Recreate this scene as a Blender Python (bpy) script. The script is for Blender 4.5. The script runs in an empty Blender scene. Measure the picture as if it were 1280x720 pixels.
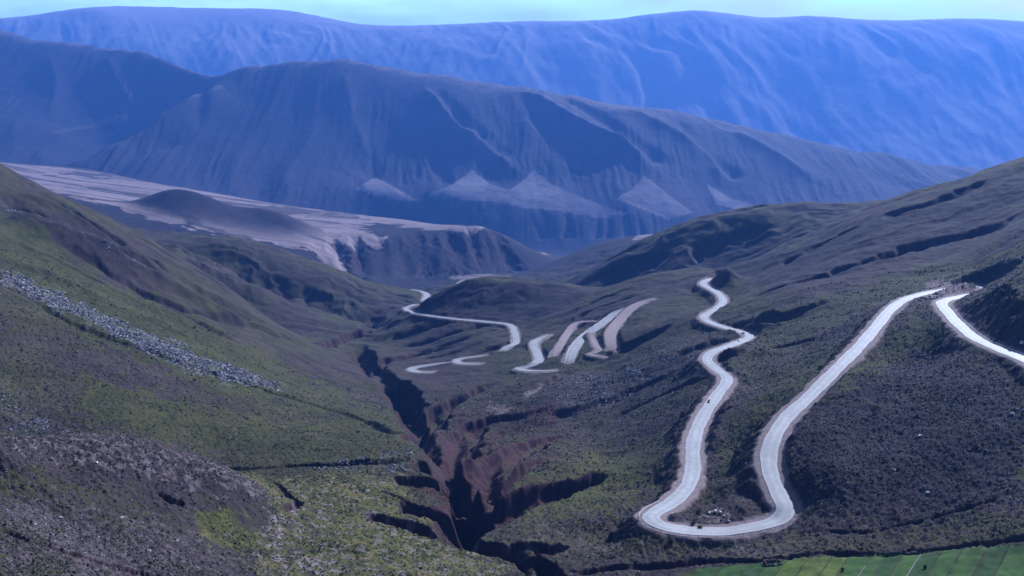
import bpy, math, random
import numpy as np
random.seed(7)
rng = np.random.default_rng(7)
sc = bpy.context.scene
col = sc.collection

# ------------------------------------------------------------------ camera model
F = 1229.0
PITCH = math.radians(11.5)
CP, SP = math.cos(PITCH), math.sin(PITCH)

def ray(u, v):
    """slope coordinates (x/Y, z/Y) of the sight line through a photo pixel"""
    du, dv = (np.asarray(u, float) - 640) / F, (np.asarray(v, float) - 360) / F
    y = CP - dv * SP
    return du / y, (-SP - dv * CP) / y

# ------------------------------------------------------------------ survey points of the land (photo pixel, distance north)
PTS = [
 # below frame / foreground
 (-300,700,260),(-300,520,380),(-300,420,500),
 (0,800,210),(320,800,270),(640,820,285),(960,810,300),(1280,800,290),(1550,790,290),
 (0,720,255),(160,720,300),(320,720,335),(480,720,350),(640,735,350),(800,735,365),(960,720,362),(1120,718,352),(1280,712,345),(1500,690,350),
 (0,640,310),(0,590,350),(0,556,400),(100,554,410),(190,563,420),(270,592,425),(330,626,415),(160,620,370),(80,660,320),(200,670,345),(300,680,365),
 (0,590,450),(100,590,465),(190,598,475),(260,602,478),
 (0,545,520),(100,547,520),(190,557,520),
 (340,660,395),(400,640,420),(330,605,465),(400,595,480),(460,620,455),(470,680,390),(540,700,385),
 (330,583,510),(420,580,515),(500,573,525),
 # left hillside
 (250,560,545),(350,560,550),(450,555,565),(520,548,600),
 (0,450,620),(100,480,610),(200,505,610),(300,525,615),(400,535,640),(480,530,680),
 (0,340,780),(100,390,760),(200,430,750),(300,465,760),(400,500,770),(470,515,770),
 (0,280,950),(100,325,950),(200,375,950),(300,418,950),(380,450,950),(450,475,940),(485,492,910),
 (0,206,1250),(60,238,1230),(124,268,1220),(157,286,1230),(195,312,1230),(240,339,1225),(285,362,1215),(322,387,1200),(375,422,1170),(410,436,1140),(440,447,1110),
 (195,342,1330),(240,370,1320),(285,394,1305),(330,412,1280),(157,318,1340),
 (225,305,1480),(262,316,1470),(322,354,1435),(375,392,1390),(250,345,1400),(290,368,1385),(262,338,1580),(322,376,1530),
 (-200,330,620),(-200,200,900),(-200,110,1250),(-200,130,1500),
 (0,225,1450),(100,290,1450),
 (60,262,1700),(157,290,1690),(230,298,1700),(300,303,1690),(356,324,1670),(420,350,1640),(480,378,1580),
 (290,330,1620),(340,350,1600),(400,382,1540),(440,400,1490),
 (157,305,2100),(300,328,2100),(420,370,2100),(480,388,2050),
 (440,326,2700),(480,345,2650),(510,362,2550),(400,345,2450),(300,322,2400),(110,285,2350),(160,302,2350),(225,320,2400),
 (110,250,2760),(160,262,2720),(220,278,2700),(290,296,2680),(380,312,2650),(430,318,2680),(480,299,2950),(400,290,3000),(300,270,3250),(200,245,3550),(100,222,4050),(20,207,4600),
 (480,285,3200),(520,291,3070),(560,293,3050),(540,281,3250),(600,286,3080),(-200,170,4600),(-200,210,3000),(-200,180,2200),
 (100,211,4700),(250,238,4150),(400,262,3650),(500,274,3450),
 (500,315,2900),(560,312,2900),(620,296,3070),(650,306,3110),(682,319,3220),(540,338,2750),(600,331,2850),(640,334,2960),
 (555,352,2500),(600,347,2700),(690,326,3900),
 (460,440,1180),(430,422,1300),(470,405,1420),(505,393,1500),
 # right bank of the canyon
 (560,540,740),(600,500,860),(560,480,950),(520,462,1050),(480,428,1300),(470,402,1500),
 (640,545,700),(700,560,640),(740,590,540),(700,620,500),(640,650,460),(740,650,440),(690,665,430),(780,672,425),
 (700,500,800),(700,470,900),(640,470,950),(640,437,1080),(600,450,1050),(560,457,1040),(600,425,1150),(540,440,1180),
 (700,440,1000),(660,404,1240),(600,404,1260),(560,399,1310),(515,389,1410),(640,408,1240),(700,405,1180),
 (530,375,1440),(545,366,1420),(565,359,1405),(590,354,1395),(640,351,1380),(700,356,1370),(745,359,1360),(600,380,1338),(660,383,1300),(560,378,1370),
 (530,385,1560),(590,380,1570),(640,378,1580),(700,376,1560),(527,366,1780),(515,366,1900),
 (565,364,1900),(575,354,2050),(600,350,2250),
 # hill in front and between the roads
 (880,336,1310),(840,337,1330),(800,346,1370),(760,358,1380),(720,378,1270),(690,394,1220),
 (860,365,1160),(800,385,1120),(760,402,1100),(820,400,1020),(740,420,1040),(717,437,1000),(672,445,1020),
 (880,352,1450),(820,356,1500),(780,366,1520),
 (840,440,850),(800,450,880),(760,470,900),(840,480,770),(780,520,730),(840,530,640),(800,570,590),(780,610,520),(845,590,512),(770,570,620),
 (866,588,492),(866,560,529),(882,515,606),(910,474,695),(883,450,761),(937,422,853),(905,409,904),(880,396,964),(903,376,1059),(880,355,1176),
 (812,648,420),(860,663,411),(905,664,412),(975,648,421),(983,636,428),(961,570,470),(968,545,490),(1010,497,540),(1045,462,580),(1098,405,680),(1128,376,760),(1185,362,815),
 (1000,440,750),(960,480,680),(920,560,520),(905,600,478),(925,625,450),
 (1000,350,1000),(1000,380,900),(960,340,1150),(1100,350,930),(1100,300,1080),(1200,300,1020),(1200,250,1150),(1280,280,960),(1280,240,1100),(1200,340,900),
 (1280,197,1250),(1200,224,1260),(1122,246,1270),(1030,285,1290),(960,315,1300),(909,339,1310),
 (1280,215,1450),(1122,262,1450),(1030,302,1450),(960,332,1450),
 (1110,252,1740),(1030,258,1720),(960,265,1710),(870,285,1710),(800,310,1720),(740,340,1730),(715,354,1730),
 (900,320,1620),(850,332,1620),(790,348,1650),
 (1030,280,2100),(960,290,2100),(870,308,2100),(800,332,2100),(720,370,2050),
 (840,292,2700),(800,294,2700),(740,306,2700),(690,328,2700),(655,346,2650),
 (840,302,3000),(800,308,3100),(740,322,3100),(700,336,3000),
 (960,300,3000),(1100,300,3000),(1280,290,3000),(1280,260,2000),(1500,260,2200),(1500,110,1250),(1500,150,1500),(1500,300,640),(1500,230,800),
 # right road and the outcrop behind it
 (1280,449,520),(1220,423,580),(1180,385,690),(1203,372,760),
 (1262,395,575),(1238,372,625),(1280,338,640),(1262,352,660),(1500,420,480),
 (1150,450,600),(1100,467,548),(1100,500,510),(1200,500,492),(1280,500,475),(1200,550,448),(1280,550,440),(1100,550,470),(1050,570,455),(1100,600,432),(1200,600,418),(1280,600,410),
 (1050,630,420),(1150,640,402),(1280,640,384),(1000,667,402),(1100,670,390),(1200,661,382),(1280,655,374),(1280,680,362),(1100,694,374),(960,703,377),(890,695,395),(1500,600,400),
 # river and the middle mountain
 (640,320,4450),(700,320,4500),(800,308,4650),(860,290,4900),(950,272,5200),(1100,252,5400),(1280,242,5600),(560,316,4250),(100,228,5300),(250,252,4800),(400,280,4300),(500,302,4100),(-200,215,5600),(1500,250,5600),
 (440,236,5350),(480,244,5300),(560,244,5250),(640,256,5150),(720,263,5100),(790,268,5080),(850,268,5120),(900,256,5400),(980,258,5500),
 (480,220,5700),(600,220,5700),(700,225,5650),(800,222,5600),(900,235,5750),
 (480,287,5060),(560,298,4990),(640,309,4860),(700,313,4810),(740,309,4820),(800,300,4880),(860,291,4980),
 (400,180,6300),(400,130,6900),(480,150,6700),(550,130,6900),(600,170,6300),(700,180,6200),(750,200,5900),(800,170,6300),(850,160,6700),(900,190,6400),(1000,210,6300),(1100,217,6400),
 (150,212,5500),(260,200,5900),(300,160,6500),(350,230,5500),(250,227,5500),
 (252,112,7000),(225,128,6750),(198,146,6500),(165,167,6200),(130,186,5900),(95,202,5550),(300,120,6950),(260,150,6500),(215,180,6100),
 (225,150,7250),(198,168,7000),(165,190,6750),(130,205,6400),(95,214,6000),
 (258,98,7800),(258,112,8350),(235,112,8600),(280,112,8200),(205,100,8900),(300,86,7500),(350,79,7500),(400,78,7500),(450,82,7500),(520,93,7500),(600,104,7500),(680,113,7500),(760,128,7400),(850,141,7300),(950,164,7200),(1020,181,7100),(1100,194,7000),(1180,207,6900),(1280,225,6900),(1500,245,6900),
 (0,62,8300),(80,61,8300),(150,63,8300),(200,73,8200),(240,89,8000),(0,43,9300),(45,56,9100),(-200,40,9000),
 (0,110,7600),(90,105,7800),(170,110,7900),(215,120,7850),(165,150,7500),(120,160,7350),(60,160,7000),(60,195,6300),(0,190,6300),(-200,60,8300),(-200,150,6800),
 (0,110,10000),(130,120,9700),(258,140,9400),(400,130,9300),(540,145,9200),(680,160,9100),(820,185,9000),(950,205,8900),(1100,225,8800),(1280,240,8800),(1500,250,8800),(-200,100,10200),
 # far range
 (-200,190,11500),(100,190,11500),(400,195,11500),(700,200,11500),(1000,205,11500),(1200,209,11300),(1280,211,11300),(1500,215,11300),
 (100,80,13800),(300,85,13600),(500,90,13500),(700,100,13500),(850,110,13500),(1000,112,13500),(1200,112,13500),(-200,90,13500),(1500,115,13500),(1100,160,12400),(900,160,12400),(1280,165,12300),
 (-200,27,16000),(0,23,16000),(60,18,16000),(120,13,16000),(150,17,16000),(250,26,16000),(340,24,16000),(430,29,16000),(520,31,16000),(600,28,16000),(660,26,16000),(740,25,16000),(800,19,16000),(870,13,16000),(915,18,16000),(955,23,16000),(1010,20,16000),(1075,24,16000),(1150,24,16000),(1215,23,16000),(1280,27,16000),(1500,32,16000),
 (140,9,17600),(180,8,17600),(270,10,17600),(360,13,17600),(410,24,17600),(500,45,17600),(800,45,17600),(1100,50,17600),(0,35,17600),(1400,50,17600),
 (-200,80,21500),(200,75,21500),(600,80,21500),(1000,80,21500),(1500,80,21500),
]
P = np.array(PTS, float)
steepen = lambda y: np.where(y > 11200, 11200 + (y - 11200) * .7, np.where((y > 5100) & (y < 11000), 5100 + (y - 5100) * .68, y))
P[:, 2] = steepen(P[:, 2])
pa, pq = ray(P[:, 0], P[:, 1])
pb = np.log(P[:, 2])

def tps(r2):
    return 0.5 * r2 * np.log(r2 + 1e-12)

def rbf_fit(a, b, q, lam=2e-5):
    n = len(a)
    A = np.zeros((n + 3, n + 3))
    A[:n, :n] = tps((a[:, None] - a) ** 2 + (b[:, None] - b) ** 2) + lam * np.eye(n)
    Q = np.stack([np.ones(n), a, b], 1)
    A[:n, n:] = Q; A[n:, :n] = Q.T
    return np.linalg.solve(A, np.concatenate([q, np.zeros(3)]))
W = rbf_fit(pa, pb, pq)

# coarse table of the smooth land, read back with cubic interpolation
CA = np.arange(-1.0, 1.0001, 0.008); CB = np.arange(5.15, 10.05, 0.012)
TA, TB = np.meshgrid(CA, CB)
def rbf_eval(a, b):
    out = np.empty(a.size); a = a.ravel(); b = b.ravel()
    for i in range(0, a.size, 8000):
        s = slice(i, i + 8000)
        out[s] = tps((a[s, None] - pa) ** 2 + (b[s, None] - pb) ** 2) @ W[:-3] + W[-3] + W[-2] * a[s] + W[-1] * b[s]
    return out
TQ = rbf_eval(TA, TB).reshape(TA.shape)

def cub(t):
    t2, t3 = t * t, t * t * t
    return (-.5 * t3 + t2 - .5 * t, 1.5 * t3 - 2.5 * t2 + 1, -1.5 * t3 + 2 * t2 + .5 * t, .5 * t3 - .5 * t2)

def base_q(a, b):
    fa = np.clip((a - CA[0]) / .008, 1, len(CA) - 3.001); fb = np.clip((b - CB[0]) / .012, 1, len(CB) - 3.001)
    ia = fa.astype(int); ib = fb.astype(int)
    wa = cub(fa - ia); wb = cub(fb - ib)
    r = 0
    for j in range(4):
        row = 0
        for i in range(4):
            row = row + wa[i] * TQ[ib - 1 + j, ia - 1 + i]
        r = r + wb[j] * row
    return r

def place(u, v, ymin=200, ymax=21000):
    """first point of the smooth land met by the sight line through (u, v)"""
    a, q = ray(u, v)
    b = np.linspace(math.log(ymin), math.log(ymax), 3000)
    g = base_q(np.full_like(b, float(a)), b) - float(q)
    k = np.argmax(g >= 0)
    if g[k] < 0: k = np.argmax(g)
    y = math.exp(b[k])
    return float(a) * y, y

# ------------------------------------------------------------------ noise
_perm = rng.permutation(512); _perm = np.concatenate([_perm, _perm, _perm])
_gr = np.stack([np.cos(np.arange(512) * 2.39996), np.sin(np.arange(512) * 2.39996)], 1)
def perlin(x, y, seed=0):
    xi = np.floor(x).astype(np.int64); yi = np.floor(y).astype(np.int64)
    xf = x - xi; yf = y - yi
    def g(ix, iy, dx, dy):
        h = _perm[(_perm[(ix + seed * 37) & 511] + iy) & 511]
        gv = _gr[h]
        return gv[..., 0] * dx + gv[..., 1] * dy
    sx = xf ** 3 * (xf * (xf * 6 - 15) + 10); sy = yf ** 3 * (yf * (yf * 6 - 15) + 10)
    n0 = g(xi, yi, xf, yf) * (1 - sx) + g(xi + 1, yi, xf - 1, yf) * sx
    n1 = g(xi, yi + 1, xf, yf - 1) * (1 - sx) + g(xi + 1, yi + 1, xf - 1, yf - 1) * sx
    return (n0 * (1 - sy) + n1 * sy) * 1.5
def fbm(x, y, o=4, seed=0, gain=.5):
    r = 0; s = 1
    for k in range(o):
        r = r + s * perlin(x * 2.03 ** k, y * 2.03 ** k, seed + k); s *= gain
    return r
def ridged(x, y, o=3, seed=0, gain=.5):
    r = 0; s = 1
    for k in range(o):
        r = r + s * (1 - np.abs(perlin(x * 2.1 ** k, y * 2.1 ** k, seed + k)) * 2); s *= gain
    return r
def sstep(e0, e1, x):
    t = np.clip((x - e0) / (e1 - e0), 0, 1); return t * t * (3 - 2 * t)

# ------------------------------------------------------------------ the ground lattice: fine where it is near, coarse where it is far
GA = np.concatenate([np.arange(-.86, -.6, .006), np.arange(-.6, .6, .0012), np.arange(.6, .861, .006)])
B1, B2, B3 = math.log(4450), math.log(8900), 9.78
GB = np.concatenate([np.arange(math.log(205), B1, .0022), np.arange(B1, B2, .003), np.arange(B2, B3, .004)])
NA, NB = len(GA), len(GB)
AA, BB = np.meshgrid(GA, GB)
Y = np.exp(BB); X = AA * Y
Z = Y * base_q(AA, BB)
Zbase = Z.copy()
near = 1 - sstep(3600, 4800, Y)
mid = sstep(4700, 5300, Y) * (1 - sstep(7600, 8800, Y))
far = sstep(9500, 11800, Y)

def window(x0, x1, y0, y1):
    y0 = max(y0, 150); y1 = max(y1, y0 + 1)
    i0, i1 = np.searchsorted(GB, [math.log(y0), math.log(y1)])
    aa = [x0 / y0, x0 / y1, x1 / y0, x1 / y1]
    j0, j1 = np.searchsorted(GA, [min(aa), max(aa)])
    return slice(max(i0 - 1, 0), i1 + 1), slice(max(j0 - 1, 0), j1 + 1)

def line_dist(pts, margin, XX, YY):
    """window, distance to a polyline, the running parameter 0..1 along it"""
    pts = np.asarray(pts, float)
    W_ = window(pts[:, 0].min() - margin, pts[:, 0].max() + margin, pts[:, 1].min() - margin, pts[:, 1].max() + margin)
    xx, yy = XX[W_], YY[W_]; r0, c0 = W_[0].start, W_[1].start
    D = np.full(xx.shape, 1e9); T = np.zeros(xx.shape)
    L = np.concatenate([[0], np.cumsum(np.hypot(*np.diff(pts[:, :2], axis=0).T))]); tot = L[-1]
    for k in range(len(pts) - 1):
        (x0, y0), (x1, y1) = pts[k, :2], pts[k + 1, :2]
        w = window(min(x0, x1) - margin, max(x0, x1) + margin, min(y0, y1) - margin, max(y0, y1) + margin)
        w = (slice(max(w[0].start - r0, 0), max(w[0].stop - r0, 0)), slice(max(w[1].start - c0, 0), max(w[1].stop - c0, 0)))
        x_, y_ = xx[w], yy[w]
        if x_.size == 0: continue
        dx, dy = x1 - x0, y1 - y0; l2 = dx * dx + dy * dy + 1e-9
        t = np.clip(((x_ - x0) * dx + (y_ - y0) * dy) / l2, 0, 1)
        d = np.hypot(x_ - x0 - t * dx, y_ - y0 - t * dy)
        m = d < D[w]
        D[w] = np.where(m, d, D[w]); T[w] = np.where(m, (L[k] + t * (L[k + 1] - L[k])) / tot, T[w])
    return W_, D, T

def smooth_path(pts, n):
    """Catmull-Rom through the rows of pts, n samples a span"""
    p = np.asarray(pts, float)
    p = np.vstack([2 * p[0] - p[1], p, 2 * p[-1] - p[-2]])
    out = []
    for i in range(1, len(p) - 2):
        for t in np.linspace(0, 1, n, endpoint=False):
            w = cub(np.float64(t)); out.append(sum(w[j] * p[i - 1 + j] for j in range(4)))
    out.append(p[-2]); return np.array(out)

# masks painted by where things are
PALE = np.zeros_like(Z); SOIL = np.zeros_like(Z); BRIGHT = np.zeros_like(Z); EARTH = np.zeros_like(Z); ROCK = np.zeros_like(Z); GREEN = np.zeros_like(Z)

# large-scale relief
n_w = fbm(X / 90, Y / 90, 3, 3)
terr = sstep(2350, 2800, Y) * near
Z += near * (1 - .9 * terr) * sstep(250, 700, Y) * (ridged(Y / 75 + .5 * n_w, X / 420 + .25 * n_w, 3, 11) - 1.0) * np.clip(Y / 420, .7, 4) * (.65 + .35 * sstep(1200, 1700, Y))
Z += near * (1 - .9 * terr) * fbm(X / 60, Y / 60, 4, 21) * np.clip(Y / 560, .6, 2.6)
Z += near * fbm(X / 7, Y / 7, 3, 31) * .45 * (1 - .6 * sstep(900, 2000, Y))
# middle mountain: gullies that run down the face
w1 = fbm(X / 700, Y / 700, 3, 41)
w0 = fbm(X / 1500, Y / 1500, 2, 45)
low = 1 - sstep(5450, 6500, Y)
Z += mid * (ridged(X / 110 + .9 * w0, Y / 3000, 2, 43) - 1.1) * (1.8 + 3.8 * low) * np.clip(1 + 1.3 * fbm(X / 600, Y / 600, 2, 151), .15, 2)
Z += mid * (ridged(X / 520 + .7 * w0, Y / 3500, 2, 47) - 1) * (16 + 10 * low)
Z += mid * fbm(X / 160, Y / 260, 3, 49) * 3.5
Z += mid * fbm(X / 45, Y / 60, 3, 153) * 1.0
Z += mid * (np.clip(ridged(X / 62 + 1.2 * w0 + .35 * fbm(X / 260, Y / 260, 2, 211), Y / 1100, 2, 213), -.5, 1.6) - .6) * 4.2 * np.clip(.7 + 1.2 * fbm(X / 500, Y / 400, 2, 215), .15, 1.6)
# far range
w2 = fbm(X / 2500, Y / 2500, 3, 61)
fr = far * (1 - .8 * sstep(13800, 14600, Y))
Z += fr * (ridged(X / 2100 + 1.2 * w2 + Y / 5200, Y / 9000 + .3 * w2, 2, 63, .35) - 1.0) * 26
Z += fr * (ridged((X * .85 + Y * .35) / 950, (Y - X * .3) / 4200, 3, 66) - 1.0) * 18
Z += fr * (ridged(X / 420 + 1.2 * w2, Y / 5000, 2, 65) - 1.0) * 20 + fr * (ridged((X + .5 * Y) / 210 + .4 * w2, (Y - .4 * X) / 1900, 2, 217) - 1.0) * 6 + fr * fbm(X / 330, Y / 420, 4, 69) * 12

XW = X + near * (fbm(X / 24, Y / 24, 3, 71, .4) * np.clip(Y / 190, 2.0, 10))
YW = Y + near * (fbm(X / 24, Y / 24, 3, 75, .4) * np.clip(Y / 190, 2.0, 10))

def carve(pix, width, depth, hard=.5, ymin=200, ymax=21000, earth=1.0, taper=(.12, .12), warp=True, broken=.55):
    """a gully along photo pixels; width in metres at rim (start, end), depth in metres (start, end)"""
    global Z
    pts = [place(u, v, ymin, ymax) for u, v in pix]
    pts = smooth_path(pts, 6)
    wmax = max(width)
    W_, D, T = line_dist(pts, wmax * 1.4 + 12, XW if warp else X, YW if warp else Y)
    w = width[0] + (width[1] - width[0]) * T
    dp = depth[0] + (depth[1] - depth[0]) * T
    k = np.minimum(1, np.minimum((T + 1e-3) / max(taper[0], 1e-3), (1 - T + 1e-3) / max(taper[1], 1e-3)))
    r = D / np.maximum(w, .3)
    prof = 1 - sstep(hard, 1.0, r)
    k = k * np.clip(1 - .27 * broken + broken * fbm(X[W_] / (Y[W_] * .035), Y[W_] / (Y[W_] * .035 + 4), 2, 171), .25, 1.25)
    prof = prof * (.8 + .2 * np.clip(1 - r / max(hard, .05), 0, 1))
    Z[W_] -= dp * k * prof
    EARTH[W_] = np.maximum(EARTH[W_], earth * k * (1 - sstep(.9, 1.15, r)))

def ridge(pix, width, height, ymin=200, ymax=21000, taper=.2):
    global Z
    pts = smooth_path([place(u, v, ymin, ymax) for u, v in pix], 6)
    W_, D, T = line_dist(pts, width * 4, X, Y)
    k = np.minimum(1, np.minimum((T + .02) / taper, (1 - T + .02) / taper))
    Z[W_] += height * k * np.exp(-np.minimum((D / width) ** 1.3, 14))

def bump(u, v, h, rx, ry, ymin=200, p=2.0):
    global Z
    x, y = place(u, v, ymin)
    w = window(x - 3 * rx, x + 3 * rx, y - 3 * ry, y + 3 * ry)
    Z[w] += h * np.exp(-((np.abs(X[w] - x) / rx) ** p + (np.abs(Y[w] - y) / ry) ** p))

def paint(mask, poly, val, y0, y1, soft=0.0):
    """mask value inside an outline, laid on the land between two distances"""
    pu = np.array(poly, float)
    a, q = ray(pu[:, 0], pu[:, 1])
    i0, i1 = np.searchsorted(GB, [math.log(y0), math.log(y1)])
    j0, j1 = np.searchsorted(GA, [a.min() - .01, a.max() + .01])
    sl = (slice(i0, i1), slice(j0, j1))
    px = AA[sl] + soft * fbm(X[sl] / (Y[sl] * .02), BB[sl] * 60, 3, 91)
    py = Zbase[sl] / Y[sl] + soft * fbm(X[sl] / (Y[sl] * .02), BB[sl] * 60, 3, 95)
    inside = np.zeros(px.shape, bool)
    for k in range(len(a)):
        x0, y0_, x1, y1_ = a[k], q[k], a[k - 1], q[k - 1]
        c = ((y0_ > py) != (y1_ > py)) & (px < (x1 - x0) * (py - y0_) / (y1_ - y0_ + 1e-12) + x0)
        inside ^= c
    mask[sl] = np.where(inside, np.maximum(mask[sl], val), mask[sl])

# ------------------------------------------------------------------ canyon and gullies
carve([(605,660),(594,640),(588,605),(575,575),(560,548),(535,520),(510,495)], (26, 36), (5, 9), .05, earth=0, taper=(.1, .15))
carve([(560,560),(600,545),(650,535),(700,528)], (40, 14), (15, 4), .05, earth=.8, taper=(.05, .2))
carve([(700,735),(668,706),(640,692),(600,684),(560,674)], (9, 9), (16, 15), .7)
carve([(640,692),(655,684),(685,688),(706,680)], (8, 4), (14, 7), .7)
carve([(560,674),(592,652),(594,630),(580,604),(566,584),(553,563),(532,540),(512,510),(492,486),(470,464),(452,440),(440,429)], (13, 20), (18, 27), .42, taper=(.02, .1))
carve([(596,647),(640,628),(690,616),(735,602),(755,594)], (17, 5), (20, 9), .68, taper=(.02, .1))
carve([(460,645),(500,655),(547,671)], (5, 8), (9, 14), .72, taper=(.1, .02))
carve([(494,632),(530,640),(582,654)], (9, 11), (13, 19), .75, taper=(.1, .02))
carve([(494,600),(545,604),(575,618),(592,640)], (7, 9), (10, 18), .72, taper=(.1, .02))
carve([(512,577),(545,586),(570,602),(588,626)], (10, 11), (14, 20), .72, taper=(.1, .02))
carve([(528,530),(552,509),(590,491),(620,477)], (20, 6), (22, 7), .6, taper=(.02, .15))
carve([(548,552),(590,536),(640,523),(692,513)], (27, 9), (24, 7), .6, taper=(.02, .15))
carve([(575,588),(620,572),(670,554),(708,543)], (22, 6), (20, 6), .5, taper=(.02, .15))
carve([(592,614),(640,593),(688,577)], (11, 4), (14, 5), .6, taper=(.02, .15))
carve([(395,433),(430,421),(470,406),(492,397)], (14, 8), (24, 10), .5, 1150)
carve([(470,470),(500,480),(525,505)], (14, 10), (20, 16), .6)
carve([(460,455),(500,448),(540,440),(580,430)], (16, 5), (14, 4), .5, 950)
carve([(250,586),(330,584),(400,581),(470,576),(515,573)], (4, 7), (3.5, 8), .4, 490, earth=.3)
paint(ROCK, [(385,578),(440,572),(500,566),(524,566),(522,588),(470,588),(420,586),(395,588)], .3, 470, 560, .006)
paint(ROCK, [(0,622),(60,642),(160,682),(240,714),(190,716),(90,692),(0,662)], .14, 280, 400, .02)
carve([(330,604),(345,607),(362,622),(372,630),(355,645)], (2.2, 2.2), (3.4, 3), .7)
carve([(195,632),(215,641),(235,646)], (1.6, 1.6), (2.4, 2.4), .7)
carve([(0,664),(60,684),(120,703),(185,720),(230,735)], (2.2, 2.2), (3, 3), .6)
carve([(520,640),(505,625),(470,612)], (2, 1.5), (3, 2), .7)
carve([(960,668),(1060,664),(1160,650),(1280,616)], (1.3, 1.3), (1.6, 1.6), .6)
carve([(700,716),(760,712),(840,707),(900,703),(960,700),(1060,693),(1180,684),(1300,675)], (3.4, 2.0), (4, 2.2), .6, earth=.8, taper=(.1,.02))
# left hillside gullies
carve([(4,249),(60,281),(110,303),(165,328)], (16, 8), (9, 4), .2, 900, earth=0.17, broken=.2)
carve([(60,300),(130,337),(200,376),(280,401),(385,430)], (10, 14), (5, 12), .2, 800, earth=0.10, broken=.2)
carve([(0,352),(90,402),(200,445),(330,487),(440,520),(500,545)], (7, 9), (3, 6), .2, 600, earth=0.07, broken=.2)
for pix_, w_, h_, y_ in [([(0,262),(75,300),(150,330),(225,354)], 24, 9, 850), ([(0,300),(100,350),(200,392),(300,424)], 22, 6, 750)]:
    ridge(pix_, w_, h_, y_, 2000)
for pix_, w_, h_, y_ in [([(0,236),(60,261),(130,299),(200,341),(290,392)], 18, 11, 950), ([(20,268),(90,303),(170,341),(260,385),(340,420)], 17, 10, 850), ([(0,318),(90,362),(180,402),(270,436),(350,462)], 16, 7, 680)]:
    ridge(pix_, w_, h_, y_, 1300)
for i in range(9):
    u0 = 235 + 27 * i; v0 = 306 + 9.2 * i
    carve([(u0, v0), (u0 + 12, v0 + 14), (u0 + 22, v0 + 32)], (18, 34), (7, 19), .02, 1240, 2000, earth=0, broken=.2, taper=(.2, .2))
carve([(10,252),(60,281),(110,304),(165,332),(260,376),(350,418)], (18, 24), (16, 15), .06, 850, 1250, earth=0, broken=.2)
carve([(50,240),(110,280),(180,326),(250,365),(330,402)], (16, 22), (11, 15), .06, 1000, 1260, earth=0, broken=.2)
carve([(0,296),(80,332),(150,366),(230,398),(300,430)], (14, 18), (7, 10), .06, 700, 1100, earth=0, broken=.2)
carve([(100,262),(180,300),(260,345),(340,395)], (10, 18), (3, 8), .05, 1000, 1300, earth=0, broken=.2)
ridge([(-60,588),(20,580),(100,580),(190,591),(270,615),(335,644)], 34, 10, 300, 460, .12)
# right slope gullies
carve([(900,408),(950,406),(1000,393),(1034,377)], (12, 6), (11, 4), .3, 850, earth=0.17)
carve([(893,450),(935,441),(985,430),(1030,420)], (13, 4), (12, 3), .3, 640, earth=0.17)
carve([(940,372),(987,355),(1032,342),(1118,317),(1175,301),(1285,266)], (8, 20), (5, 14), .25, 850, earth=0.14)
carve([(975,332),(1000,318),(1040,298),(1075,282)], (14, 10), (9, 6), .25, 900, earth=0.14)
carve([(1100,275),(1160,255),(1230,228)], (14, 14), (9, 7), .25, 900, earth=0.10)
carve([(770,436),(800,425),(838,405)], (14, 8), (14, 6), .35, 800, earth=0.21)
carve([(845,446),(880,432),(905,424)], (8, 8), (8, 6), .4, 700, earth=0.21)
carve([(681,481),(700,470),(718,462)], (9, 5), (8, 4), .4, 750, earth=0.24)
carve([(728,478),(773,464),(810,446)], (7, 5), (6, 4), .4, 700, earth=0.21)
carve([(690,523),(740,508),(800,484),(850,462)], (12, 6), (7, 4), .3, 600, earth=0.17)
carve([(720,545),(780,515),(850,482),(890,470)], (9, 5), (5, 4), .3, 580, earth=0.10)
for k, (du, dv) in enumerate([(0, 0), (10, 9), (22, 16), (36, 24), (-20, -10)]):
    carve([(505 + du, 432 + dv), (560 + du, 418 + dv), (620 + du, 404 + dv * .8)], (11, 6), (8, 4), .1, 1000, earth=0.07)
for k in range(4):
    carve([(690 + 9 * k, 400 + 7 * k), (740 + 8 * k, 378 + 8 * k), (790 + 5 * k, 360 + 9 * k)], (10, 7), (6, 4), .1, 1000, earth=0.105)
carve([(860,318),(900,303),(960,283)], (40, 20), (24, 9), .15, 1500, earth=0)
carve([(750,352),(800,335),(840,312)], (40, 20), (22, 9), .15, 1500, earth=0)
# terrace hillocks, bluffs below it
bump(252, 272, 60, 120, 80, 2600); bump(338, 284, 52, 130, 75, 2600); bump(212, 266, 40, 90, 70, 2600)
for i in range(15):
    u0 = 400 + 16 * i; v0 = 322 - .12 * abs(i - 2) * 9
    carve([(u0 - 6 + 5 * math.sin(i * 2.1), v0 - 20 - 8 * abs(math.sin(i * 1.7))), (u0 + 6, v0 + 6), (u0 + 22, v0 + 30)], (22, 60), (14, 44), .05, 2300, 4200, earth=.3, taper=(.2, .3))
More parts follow.
